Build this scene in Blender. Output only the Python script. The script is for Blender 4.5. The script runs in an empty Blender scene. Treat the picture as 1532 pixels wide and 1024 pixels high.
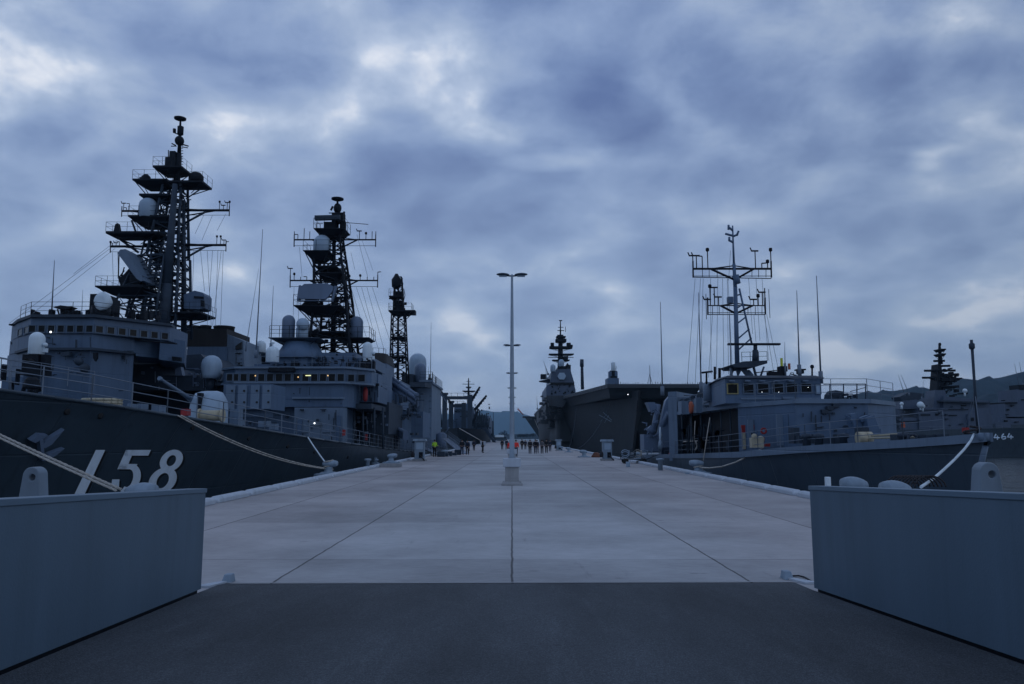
import bpy, bmesh, math, random
from mathutils import Vector
from mathutils.bvhtree import BVHTree
SC = bpy.context.scene
COL = SC.collection
R = math.radians
rnd = random.Random(11)

# ------------------------------------------------------------------ camera
F = 1150.0; CX, CY = 766.0, 512.0; HZ = 2.0
TH = math.atan(143.0 / F); CT, ST = math.cos(TH), math.sin(TH)
cam = bpy.data.cameras.new('camera'); co = bpy.data.objects.new('camera', cam); COL.objects.link(co)
co.location = (0, 0, HZ); co.rotation_euler = (R(90) + TH, 0, 0)
cam.sensor_width = 36.0; cam.lens = 36.0 * F / 1532.0
cam.clip_start = 0.05; cam.clip_end = 60000
SC.camera = co

def A(px, py, Y):
    """world point seen at photo pixel (px,py) at distance Y along the pier"""
    u = (CY - py) / F; dy = CT - u * ST; k = Y / dy
    return Vector(((px - CX) / F * k, Y, HZ + (ST + u * CT) * k))
def G(px, py, z=0.0):
    """world point on the level z seen at photo pixel"""
    u = (CY - py) / F; dz = ST + u * CT; k = (z - HZ) / dz
    return Vector(((px - CX) / F * k, (CT - u * ST) * k, z))
def PJ(x, y, z):
    z -= HZ; d = y * CT + z * ST
    return CX + F * x / d, CY - F * (-y * ST + z * CT) / d

# ------------------------------------------------------------------ world
SUN_EL, SUN_AZ = R(14), R(115)
w = bpy.data.worlds.new('World'); SC.world = w; w.use_nodes = True
nt = w.node_tree; nt.nodes.clear(); N = nt.nodes; LK = nt.links
def nd(t, **k):
    n = N.new(t)
    for a, b in k.items(): setattr(n, a, b)
    return n
def vin(n, i, v):
    if hasattr(v, 'node') or isinstance(v, bpy.types.NodeSocket): LK.new(v, n.inputs[i])
    else: n.inputs[i].default_value = v
def mth(op, a, b=0.0, c=0.0, clamp=False):
    n = nd('ShaderNodeMath', operation=op, use_clamp=clamp)
    vin(n, 0, a); vin(n, 1, b); vin(n, 2, c); return n.outputs[0]
def mixc(f, a, b, mode='MIX'):
    n = nd('ShaderNodeMix', data_type='RGBA', blend_type=mode)
    vin(n, 0, f); vin(n, 6, a); vin(n, 7, b); return n.outputs[2]
def ramp(fac, stops, interp='EASE'):
    n = nd('ShaderNodeValToRGB'); n.color_ramp.interpolation = interp
    e = n.color_ramp.elements
    while len(e) > 1: e.remove(e[-1])
    e[0].position = stops[0][0]; e[0].color = stops[0][1]
    for p, c in stops[1:]:
        q = e.new(p); q.color = c
    vin(n, 0, fac); return n.outputs[0]
def lin(r, g, b, k=1.0):
    f = lambda v: (v / 255 / 12.92 if v / 255 < .04045 else ((v / 255 + .055) / 1.055) ** 2.4) * k
    return (f(r), f(g), f(b), 1)
tc = nd('ShaderNodeTexCoord'); sep = nd('ShaderNodeSeparateXYZ'); LK.new(tc.outputs['Generated'], sep.inputs[0])
dx, dy_, dz = sep.outputs
den = mth('ADD', mth('MAXIMUM', dz, 0.0), 0.36)
comb = nd('ShaderNodeCombineXYZ'); vin(comb, 0, mth('DIVIDE', dx, den)); vin(comb, 1, mth('DIVIDE', dy_, den)); vin(comb, 2, 0.37)
def noise(vec, scale, detail, rough, dist=0.0):
    n = nd('ShaderNodeTexNoise'); LK.new(vec, n.inputs['Vector']); n.inputs['Scale'].default_value = scale
    n.inputs['Detail'].default_value = detail; n.inputs['Roughness'].default_value = rough; n.inputs['Distortion'].default_value = dist
    return n.outputs[0]
def voff(vec, off, sc=(1, 1, 1)):
    n = nd('ShaderNodeMapping'); LK.new(vec, n.inputs[0]); n.inputs[1].default_value = off; n.inputs[3].default_value = sc
    return n.outputs[0]
q = comb.outputs[0]
n1 = noise(voff(q, (3.1, 1.7, 0), (1, 1, 1)), 3.6, 10, 0.53, 0.25)
n2 = noise(voff(q, (9.2, 4.4, 2), (1.0, 1, 1)), 1.9, 3, 0.45, 0.1)
n3 = noise(voff(q, (1.3, 8.2, 5)), 8.0, 9, 0.63, 0.3)
cl = mth('ADD', mth('MULTIPLY', n1, 0.50), mth('ADD', mth('MULTIPLY', n2, 0.30), mth('MULTIPLY', n3, 0.20)))
def cells(off, scale, dist, sm):
    nn = nd('ShaderNodeTexNoise'); LK.new(voff(q, off), nn.inputs['Vector']); nn.inputs['Scale'].default_value = scale * .7; nn.inputs['Detail'].default_value = 6; nn.inputs['Roughness'].default_value = .6
    a = nd('ShaderNodeVectorMath', operation='SUBTRACT'); LK.new(nn.outputs['Color'], a.inputs[0]); a.inputs[1].default_value = (.5, .5, .5)
    b = nd('ShaderNodeVectorMath', operation='MULTIPLY_ADD'); LK.new(a.outputs[0], b.inputs[0]); b.inputs[1].default_value = (dist, dist, 0); LK.new(q, b.inputs[2])
    v = nd('ShaderNodeTexVoronoi', feature='SMOOTH_F1', voronoi_dimensions='2D'); LK.new(b.outputs[0], v.inputs['Vector']); v.inputs['Scale'].default_value = scale; v.inputs['Smoothness'].default_value = sm
    return v.outputs['Distance']
v1 = cells((2, 5, 1), 3.6, .30, .35); v2 = cells((7, 1, 3), 8.5, .14, .4)
cl = mth('ADD', cl, mth('ADD', mth('MULTIPLY', mth('SUBTRACT', v1, .42), .26), mth('MULTIPLY', mth('SUBTRACT', v2, .42), .17)))
warp = mth('MULTIPLY', mth('SUBTRACT', mth('ADD', mth('MULTIPLY', n1, .6), mth('MULTIPLY', n3, .4)), 0.5), 0.45)
def blob(px, py, rx, ry, amt, wamt=1.0, pw=0.35):
    """a bank of cloud in one part of the sky: brighter or darker than the rest"""
    d = (A(px, py, 1000) - Vector((0, 0, HZ))).normalized()
    ax = mth('DIVIDE', mth('SUBTRACT', mth('DIVIDE', dx, mth('MAXIMUM', dy_, .05)), d.x / d.y), rx / F)
    az = mth('DIVIDE', mth('SUBTRACT', mth('DIVIDE', dz, mth('MAXIMUM', dy_, .05)), d.z / d.y), ry / F)
    r2 = mth('ADD', mth('MULTIPLY', ax, ax), mth('MULTIPLY', az, az))
    r2 = mth('ADD', r2, mth('MULTIPLY', warp, 5.0 * wamt))
    m = nd('ShaderNodeMapRange', interpolation_type='SMOOTHSTEP'); vin(m, 0, r2)
    m.inputs[1].default_value = 1.0 + pw; m.inputs[2].default_value = 1.0 - pw * 1.8; m.inputs[3].default_value = 0; m.inputs[4].default_value = amt
    return m.outputs[0]
BL = [(862, 168, 150, 60, -.075, .35, .22), (690, 235, 100, 26, -.03, 1, .8), (1240, 110, 250, 130, -.085, 1, .7), (1130, 170, 90, 45, -.04, 1, .5), (60, 205, 90, 38, -.09, .8, .5), (520, 210, 90, 50, .035, 1, .8), (190, 60, 120, 40, .0, 1, .8), (1470, 330, 180, 110, -.06, 1, .7), (1440, 120, 160, 90, -.05, 1, .7),
      (640, 250, 130, 40, -.05, 1, .6), (380, 90, 170, 50, -.03, 1, .6), (1385, 242, 30, 17, .13, 1.9, .9), (1412, 226, 60, 12, .09, 1.9, .9), (1360, 226, 50, 9, .06, 1.9, .9), (815, 243, 60, 14, .14, 1, .8), (660, 290, 160, 26, .03, 1, .8),
      (1060, 320, 90, 30, .05, 1, .7), (40, 60, 110, 50, -.075, 1, .8), (420, 70, 30, 20, .03, 1.8, .8), (360, 60, 60, 30, .08, 1, .7), (150, 345, 150, 34, .05, 1, .7), (350, 180, 90, 50, .03, 1, .7),
      (720, 60, 190, 30, -.03, 1, .7), (1010, 160, 20, 50, .05, 1, .7), (620, 90, 80, 40, .05, 1, .7)]
for b in BL: cl = mth('ADD', cl, blob(*b))
WK = 13.0
clouds = ramp(cl, [(.25, lin(86, 105, 147, WK)), (.40, lin(107, 127, 165, WK)), (.50, lin(126, 145, 179, WK)), (.57, lin(143, 160, 188, WK)), (.625, lin(164, 178, 201, WK)), (.69, lin(206, 211, 221, WK))], 'LINEAR')
# veil that grows toward the horizon
hz = nd('ShaderNodeMapRange'); vin(hz, 0, dz); hz.inputs[1].default_value = 0.0; hz.inputs[2].default_value = 0.42; hz.inputs[3].default_value = .72; hz.inputs[4].default_value = 0.0
clouds = mixc(hz.outputs[0], clouds, lin(140, 159, 184, WK))
hz2 = nd('ShaderNodeMapRange'); vin(hz2, 0, dz); hz2.inputs[1].default_value = 0.0; hz2.inputs[2].default_value = 0.09; hz2.inputs[3].default_value = .5; hz2.inputs[4].default_value = 0.0
clouds = mixc(hz2.outputs[0], clouds, lin(158, 165, 184, WK))
sky = nd('ShaderNodeTexSky', sky_type='NISHITA'); sky.sun_disc = False; sky.sun_elevation = SUN_EL; sky.sun_rotation = SUN_AZ
thin = nd('ShaderNodeMapRange'); vin(thin, 0, n2); thin.inputs[1].default_value = .55; thin.inputs[2].default_value = .8; thin.inputs[3].default_value = .01; thin.inputs[4].default_value = .07
allsky = mixc(thin.outputs[0], clouds, sky.outputs[0])
# the west, to the right of the pier, is darker than the east
hsv = nd('ShaderNodeMapRange'); vin(hsv, 0, dx); hsv.inputs[1].default_value = .1; hsv.inputs[2].default_value = .75; hsv.inputs[3].default_value = 1.0; hsv.inputs[4].default_value = .80
sc_ = nd('ShaderNodeVectorMath', operation='SCALE'); LK.new(allsky, sc_.inputs[0]); LK.new(hsv.outputs[0], sc_.inputs[3])
bg = nd('ShaderNodeBackground'); LK.new(sc_.outputs[0], bg.inputs[0]); bg.inputs[1].default_value = 0.1
wo = nd('ShaderNodeOutputWorld'); LK.new(bg.outputs[0], wo.inputs[0])

sl = bpy.data.lights.new('sun', 'SUN'); sl.energy = 0.16; sl.angle = R(25); sl.color = (.78, .86, 1.0)
so = bpy.data.objects.new('sun', sl); COL.objects.link(so)
so.rotation_euler = (R(90) - SUN_EL, 0, R(180) - SUN_AZ + R(0))

SC.view_settings.view_transform = 'Standard'; SC.view_settings.look = 'None'
SC.view_settings.exposure = 0.0; SC.view_settings.gamma = 1.0
SC.view_settings.use_curve_mapping = False
SC.cycles.max_bounces = 5; SC.cycles.volume_bounces = 1

# ------------------------------------------------------------------ materials
MATS = {}
def new_mat(name):
    m = bpy.data.materials.new(name); m.use_nodes = True
    t = m.node_tree; b = t.nodes['Principled BSDF']; return m, t, b
def paint(name, c, rough=.5, var=.18, scale=.6, streak=0.0, metal=0.0, bump=0.0, plates=False, spec=.35):
    if name in MATS: return MATS[name]
    m, t, b = new_mat(name); L = t.links
    tcn = t.nodes.new('ShaderNodeTexCoord')
    mp = t.nodes.new('ShaderNodeMapping'); L.new(tcn.outputs['Object'], mp.inputs[0])
    mp.inputs[3].default_value = (1, 1, .25 if streak else 1)
    nz = t.nodes.new('ShaderNodeTexNoise'); L.new(mp.outputs[0], nz.inputs['Vector']); nz.inputs['Scale'].default_value = scale; nz.inputs['Detail'].default_value = 7; nz.inputs['Roughness'].default_value = .62
    r = t.nodes.new('ShaderNodeMapRange'); L.new(nz.outputs[0], r.inputs[0]); r.inputs[1].default_value = .3; r.inputs[2].default_value = .7; r.inputs[3].default_value = 1 - var; r.inputs[4].default_value = 1 + var
    cur = r.outputs[0]
    if streak:
        mp2 = t.nodes.new('ShaderNodeMapping'); L.new(tcn.outputs['Object'], mp2.inputs[0]); mp2.inputs[3].default_value = (2.2, 2.2, .13)
        n2_ = t.nodes.new('ShaderNodeTexNoise'); L.new(mp2.outputs[0], n2_.inputs['Vector']); n2_.inputs['Scale'].default_value = 1.6; n2_.inputs['Detail'].default_value = 5
        r2_ = t.nodes.new('ShaderNodeMapRange'); L.new(n2_.outputs[0], r2_.inputs[0]); r2_.inputs[1].default_value = .52; r2_.inputs[2].default_value = .75; r2_.inputs[3].default_value = 1; r2_.inputs[4].default_value = 1 - streak
        mu = t.nodes.new('ShaderNodeMath'); mu.operation = 'MULTIPLY'; L.new(cur, mu.inputs[0]); L.new(r2_.outputs[0], mu.inputs[1]); cur = mu.outputs[0]
    vm = t.nodes.new('ShaderNodeVectorMath'); vm.operation = 'SCALE'; vm.inputs[0].default_value = c[:3]; L.new(cur, vm.inputs[3])
    L.new(vm.outputs[0], b.inputs['Base Color'])
    b.inputs['Roughness'].default_value = rough; b.inputs['Metallic'].default_value = metal
    b.inputs['Specular IOR Level'].default_value = spec
    if plates:
        sx = t.nodes.new('ShaderNodeSeparateXYZ'); L.new(tcn.outputs['Object'], sx.inputs[0])
        def seam(sock, per, wd):
            a = t.nodes.new('ShaderNodeMath'); a.operation = 'PINGPONG'; L.new(sock, a.inputs[0]); a.inputs[1].default_value = per
            g = t.nodes.new('ShaderNodeMapRange'); L.new(a.outputs[0], g.inputs[0]); g.inputs[1].default_value = 0; g.inputs[2].default_value = wd; return g.outputs[0]
        s1 = seam(sx.outputs[1], 1.5, .05); s2 = seam(sx.outputs[2], .9, .04)
        mn = t.nodes.new('ShaderNodeMath'); mn.operation = 'MINIMUM'; L.new(s1, mn.inputs[0]); L.new(s2, mn.inputs[1])
        bp = t.nodes.new('ShaderNodeBump'); bp.inputs['Strength'].default_value = .5; bp.inputs['Distance'].default_value = .03; L.new(mn.outputs[0], bp.inputs['Height'])
        # slight oil-canning of the plating
        n4 = t.nodes.new('ShaderNodeTexNoise'); L.new(tcn.outputs['Object'], n4.inputs['Vector']); n4.inputs['Scale'].default_value = .7
        bp2 = t.nodes.new('ShaderNodeBump'); bp2.inputs['Strength'].default_value = .35; bp2.inputs['Distance'].default_value = .12; L.new(n4.outputs[0], bp2.inputs['Height']); L.new(bp.outputs[0], bp2.inputs['Normal'])
        L.new(bp2.outputs[0], b.inputs['Normal'])
    elif bump:
        n5 = t.nodes.new('ShaderNodeTexNoise'); L.new(tcn.outputs['Object'], n5.inputs['Vector']); n5.inputs['Scale'].default_value = 40; n5.inputs['Detail'].default_value = 4
        bp = t.nodes.new('ShaderNodeBump'); bp.inputs['Strength'].default_value = bump; bp.inputs['Distance'].default_value = .01; L.new(n5.outputs[0], bp.inputs['Height']); L.new(bp.outputs[0], b.inputs['Normal'])
    MATS[name] = m; return m
def emit(name, c, s):
    m, t, b = new_mat(name); b.inputs['Base Color'].default_value = (*c, 1); b.inputs['Emission Color'].default_value = (*c, 1); b.inputs['Emission Strength'].default_value = s
    MATS[name] = m; return m
HULL = paint('hull_grey', (.036, .058, .080), .42, .16, .35, .28, plates=True)
HULL_C = paint('hull_grey_sweeper', (.052, .080, .112), .45, .14, .35, .25, plates=True)
HULL_D = paint('hull_grey_carrier', (.036, .046, .058), .55, .14, .12, .3, plates=True)
WALLG = paint('superstructure_grey', (.075, .125, .20), .5, .14, .5, .22, plates=True)
WALLF = paint('distant_ship_grey', (.066, .095, .145), .5, .14, .5, .2, plates=True)
WALLC = paint('superstructure_pale', (.125, .18, .25), .5, .12, .5, .2, plates=True)
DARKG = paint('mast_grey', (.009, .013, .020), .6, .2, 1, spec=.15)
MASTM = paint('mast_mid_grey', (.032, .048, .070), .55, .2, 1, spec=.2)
BLACK = paint('black_paint', (.012, .013, .015), .55, .2, 1)
SOOT = paint('soot', (.02, .02, .022), .7, .3, 1.5, .3)
WHITE = paint('white_gear', (.62, .72, .78), .45, .1, 1, .12)
DOMEG = paint('radome_grey', (.30, .40, .50), .45, .08, 1, .1)
DOMED = paint('radome_dark', (.12, .17, .25), .45, .08, 1, .1)
NUMW = paint('number_white', (.72, .84, .95), .5, .12, 1.2, .15)
GLASS = paint('window_glass', (.008, .01, .012), .15, .1, 1, spec=.08)
FRAMEM = paint('window_frame_grey', (.09, .13, .18), .5, .1, 1)
FRAMEY = paint('window_frame_ochre', (.25, .22, .10), .5, .1, 1)
RAILM = paint('rail_grey', (.13, .17, .22), .5, .1, 2)
RED = paint('red_paint', (.32, .03, .03), .5, .12, 2)
ORANGE = paint('orange_paint', (.42, .10, .05), .5, .12, 2)
YEL = paint('yellow_paint', (.6, .65, .05), .5, .1, 2)
GREEN = paint('green_cloth', (.05, .42, .16), .8, .1, 2)
ROPE = paint('rope_pale', (.42, .40, .36), .9, .25, 9)
ROPED = paint('rope_dark', (.03, .03, .035), .85, .25, 9)
KERBW = paint('kerb_white', (.42, .47, .53), .6, .10, 2.5, .2, bump=.4)
BOLL = paint('bollard_paint', (.21, .28, .35), .5, .2, 3, .2)
LUGM = paint('lug_paint', (.15, .20, .25), .5, .15, 2, .2)
WALLP = paint('barrier_paint', (.09, .14, .19), .5, .13, .9, .16, bump=.15, spec=.3)
CAPM = paint('barrier_cap_paint', (.11, .17, .23), .5, .08, 1)
POLEM = paint('galvanised_steel', (.24, .30, .36), .45, .12, 3, metal=.3)
CONC = paint('concrete_block', (.30, .31, .32), .85, .12, 3, .2, bump=.5)
CANV = paint('canvas_beige', (.42, .38, .28), .85, .15, 3)
PURP = paint('purple_cloth', (.25, .14, .26), .85, .15, 3)
SKIN = paint('skin', (.42, .26, .19), .6, .05, 5)
CLOTH = {k: paint('cloth_' + k, v, .85, .12, 6) for k, v in dict(black=(.012, .012, .015), navy=(.02, .025, .045), red=(.80, .05, .04), lime=(.35, .60, .04), grey=(.10, .10, .11), beige=(.35, .30, .25)).items()}
HAIR = paint('hair_black', (.01, .009, .008), .6, .1, 9)
LAMPW = emit('lamp_warm', (1, .62, .25), .9); LAMPY = emit('lamp_yellow', (.95, .95, .45), .9); LAMPC = emit('lamp_white', (.9, .95, 1), 3.0)

def tnode(t, ty, **k):
    n = t.nodes.new(ty)
    for a, b in k.items(): setattr(n, a, b)
    return n
def mat_concrete():
    m, t, b = new_mat('pier_concrete'); L = t.links
    tcn = tnode(t, 'ShaderNodeTexCoord'); sx = tnode(t, 'ShaderNodeSeparateXYZ'); L.new(tcn.outputs['Object'], sx.inputs[0])
    def mt(op, a, b_=0.0, clamp=False):
        n = tnode(t, 'ShaderNodeMath', operation=op, use_clamp=clamp)
        for i, v in ((0, a), (1, b_)):
            if isinstance(v, (int, float)): n.inputs[i].default_value = v
            else: L.new(v, n.inputs[i])
        return n.outputs[0]
    X, Y = sx.outputs[0], sx.outputs[1]
    u = mt('DIVIDE', X, 3.33); v = mt('DIVIDE', mt('SUBTRACT', Y, 13.07 - 56), 5.6)
    def nzz(sc, det, off=0, vec=None, ro=.6):
        n = tnode(t, 'ShaderNodeTexNoise'); mp = tnode(t, 'ShaderNodeMapping'); L.new(tcn.outputs['Object'], mp.inputs[0]); mp.inputs[1].default_value = (off, off * 2, 0)
        if vec: mp.inputs[3].default_value = vec
        L.new(mp.outputs[0], n.inputs['Vector']); n.inputs['Scale'].default_value = sc; n.inputs['Detail'].default_value = det; n.inputs['Roughness'].default_value = ro; return n.outputs[0]
    wob = mt('MULTIPLY', mt('SUBTRACT', nzz(1.5, 5), .5), .018)
    du = mt('ABSOLUTE', mt('SUBTRACT', mt('ADD', u, wob), mt('ROUND', u)))
    dv = mt('ABSOLUTE', mt('SUBTRACT', mt('ADD', v, wob), mt('ROUND', v)))
    def line(d, wd, strength):
        n = tnode(t, 'ShaderNodeMapRange'); L.new(d, n.inputs[0]); n.inputs[1].default_value = wd * .35; n.inputs[2].default_value = wd; n.inputs[3].default_value = 1 - strength; n.inputs[4].default_value = 1; return n.outputs[0]
    ju = line(du, .0075, .72); jv = line(dv, .0046, .50)
    # broken saw-cut look
    brk = tnode(t, 'ShaderNodeMapRange'); L.new(nzz(.35, 3, 4), brk.inputs[0]); brk.inputs[1].default_value = .42; brk.inputs[2].default_value = .6
    jv = mt('ADD', mt('MULTIPLY', mt('SUBTRACT', jv, 1.0), mt('ADD', mt('MULTIPLY', brk.outputs[0], .8), .2)), 1.0)
    joint = mt('MULTIPLY', ju, jv)
    cmb = tnode(t, 'ShaderNodeCombineXYZ'); L.new(mt('FLOOR', u), cmb.inputs[0]); L.new(mt('FLOOR', v), cmb.inputs[1])
    wn = tnode(t, 'ShaderNodeTexWhiteNoise', noise_dimensions='2D'); L.new(cmb.outputs[0], wn.inputs['Vector'])
    cell = mt('ADD', mt('MULTIPLY', wn.outputs[0], .22), .89)
    st = tnode(t, 'ShaderNodeMapRange'); L.new(nzz(.22, 8, 3, None, .68), st.inputs[0]); st.inputs[1].default_value = .36; st.inputs[2].default_value = .64; st.inputs[3].default_value = .78; st.inputs[4].default_value = 1.17
    fine = tnode(t, 'ShaderNodeMapRange'); L.new(nzz(9, 6, 1, (.35, 1.6, 1), .75), fine.inputs[0]); fine.inputs[1].default_value = .25; fine.inputs[2].default_value = .75; fine.inputs[3].default_value = .82; fine.inputs[4].default_value = 1.16
    scr = tnode(t, 'ShaderNodeMapRange'); L.new(nzz(1.6, 8, 7, (1.5, .16, 1), .7), scr.inputs[0]); scr.inputs[1].default_value = .62; scr.inputs[2].default_value = .72; scr.inputs[3].default_value = 1; scr.inputs[4].default_value = .74
    spots = tnode(t, 'ShaderNodeMapRange'); L.new(nzz(2.6, 3, 15, (.6, 1.2, 1), .5), spots.inputs[0]); spots.inputs[1].default_value = .70; spots.inputs[2].default_value = .76; spots.inputs[3].default_value = 1; spots.inputs[4].default_value = .6
    k = mt('MULTIPLY', mt('MULTIPLY', mt('MULTIPLY', joint, cell), mt('MULTIPLY', st.outputs[0], fine.outputs[0])), mt('MULTIPLY', scr.outputs[0], spots.outputs[0]))
    # outer lanes are browner, older concrete
    ax = mt('ABSOLUTE', X)
    lane = tnode(t, 'ShaderNodeMapRange'); L.new(mt('ADD', ax, mt('MULTIPLY', nzz(.4, 4, 9), 2.0)), lane.inputs[0]); lane.inputs[1].default_value = 3.4; lane.inputs[2].default_value = 6.4; lane.inputs[3].default_value = 0; lane.inputs[4].default_value = 1
    mx = tnode(t, 'ShaderNodeMix', data_type='RGBA'); L.new(lane.outputs[0], mx.inputs[0]); mx.inputs[6].default_value = (.365, .37, .38, 1); mx.inputs[7].default_value = (.365, .345, .345, 1)
    vm = tnode(t, 'ShaderNodeVectorMath', operation='SCALE'); L.new(mx.outputs[2], vm.inputs[0]); L.new(k, vm.inputs[3]); L.new(vm.outputs[0], b.inputs['Base Color'])
    b.inputs['Roughness'].default_value = .82; b.inputs['Specular IOR Level'].default_value = .25
    bp = tnode(t, 'ShaderNodeBump'); bp.inputs['Strength'].default_value = .5; bp.inputs['Distance'].default_value = .012; L.new(mt('MULTIPLY', joint, fine.outputs[0]), bp.inputs['Height']); L.new(bp.outputs[0], b.inputs['Normal'])
    return m
def mat_asphalt():
    m, t, b = new_mat('asphalt'); L = t.links
    tcn = tnode(t, 'ShaderNodeTexCoord')
    def nzz(sc, det, ro=.6, vec=(1, 1, 1)):
        mp = tnode(t, 'ShaderNodeMapping'); L.new(tcn.outputs['Object'], mp.inputs[0]); mp.inputs[3].default_value = vec
        n = tnode(t, 'ShaderNodeTexNoise'); L.new(mp.outputs[0], n.inputs['Vector']); n.inputs['Scale'].default_value = sc; n.inputs['Detail'].default_value = det; n.inputs['Roughness'].default_value = ro; return n.outputs[0]
    def mr(s, a, b_, c, d):
        n = tnode(t, 'ShaderNodeMapRange'); L.new(s, n.inputs[0])
        for i, v in enumerate((a, b_, c, d)): n.inputs[i + 1].default_value = v
        return n.outputs[0]
    vo = tnode(t, 'ShaderNodeTexVoronoi'); L.new(tcn.outputs['Object'], vo.inputs['Vector']); vo.inputs['Scale'].default_value = 70
    def mu(a, c):
        n = tnode(t, 'ShaderNodeMath', operation='MULTIPLY'); L.new(a, n.inputs[0]); L.new(c, n.inputs[1]); return n.outputs[0]
    k = mu(mu(mu(mr(nzz(.5, 7, .65, (1, .35, 1)), .38, .62, .72, 1.28), mr(nzz(1.7, 6, .7, (2.2, .3, 1)), .55, .75, 1, 1.35)), mr(vo.outputs['Distance'], 0, .6, 1.5, .62)), mr(nzz(30, 4), .3, .7, .75, 1.25))
    vm = tnode(t, 'ShaderNodeVectorMath', operation='SCALE'); vm.inputs[0].default_value = (.068, .078, .090); L.new(k, vm.inputs[3]); L.new(vm.outputs[0], b.inputs['Base Color'])
    b.inputs['Roughness'].default_value = .8; b.inputs['Specular IOR Level'].default_value = .3
    bp = tnode(t, 'ShaderNodeBump'); bp.inputs['Strength'].default_value = .7; bp.inputs['Distance'].default_value = .006; L.new(vo.outputs['Distance'], bp.inputs['Height']); L.new(bp.outputs[0], b.inputs['Normal'])
    return m
def mat_water():
    m, t, b = new_mat('sea_water'); L = t.links
    b.inputs['Base Color'].default_value = (.035, .055, .07, 1); b.inputs['Roughness'].default_value = .16
    b.inputs['IOR'].default_value = 1.33
    tcn = tnode(t, 'ShaderNodeTexCoord')
    prev = None
    for sc, vec, st, ds in ((.16, (.6, 1.2, 1), 1.0, 4), (.5, (.5, 1.5, 1), 1.0, 2.6), (1.6, (.6, 1.4, 1), 1.0, .8)):
        mp = tnode(t, 'ShaderNodeMapping'); L.new(tcn.outputs['Object'], mp.inputs[0]); mp.inputs[3].default_value = vec
        n = tnode(t, 'ShaderNodeTexNoise'); L.new(mp.outputs[0], n.inputs['Vector']); n.inputs['Scale'].default_value = sc; n.inputs['Detail'].default_value = 4
        bp = tnode(t, 'ShaderNodeBump'); bp.inputs['Strength'].default_value = st; bp.inputs['Distance'].default_value = ds; L.new(n.outputs[0], bp.inputs['Height'])
        if prev: L.new(prev, bp.inputs['Normal'])
        prev = bp.outputs[0]
    L.new(prev, b.inputs['Normal']); return m
def mat_forest():
    m, t, b = new_mat('forest_hill'); L = t.links
    tcn = tnode(t, 'ShaderNodeTexCoord')
    n = tnode(t, 'ShaderNodeTexNoise'); L.new(tcn.outputs['Object'], n.inputs['Vector']); n.inputs['Scale'].default_value = .012; n.inputs['Detail'].default_value = 9; n.inputs['Roughness'].default_value = .65
    r = tnode(t, 'ShaderNodeValToRGB'); L.new(n.outputs[0], r.inputs[0]); r.color_ramp.elements[0].position = .3; r.color_ramp.elements[0].color = (.004, .008, .013, 1); r.color_ramp.elements[1].position = .7; r.color_ramp.elements[1].color = (.014, .024, .034, 1)
    L.new(r.outputs[0], b.inputs['Base Color']); b.inputs['Roughness'].default_value = .95; b.inputs['Specular IOR Level'].default_value = .1
    return m
M_CONC, M_ASPH, M_WATER, M_FOREST = mat_concrete(), mat_asphalt(), mat_water(), mat_forest()

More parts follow.
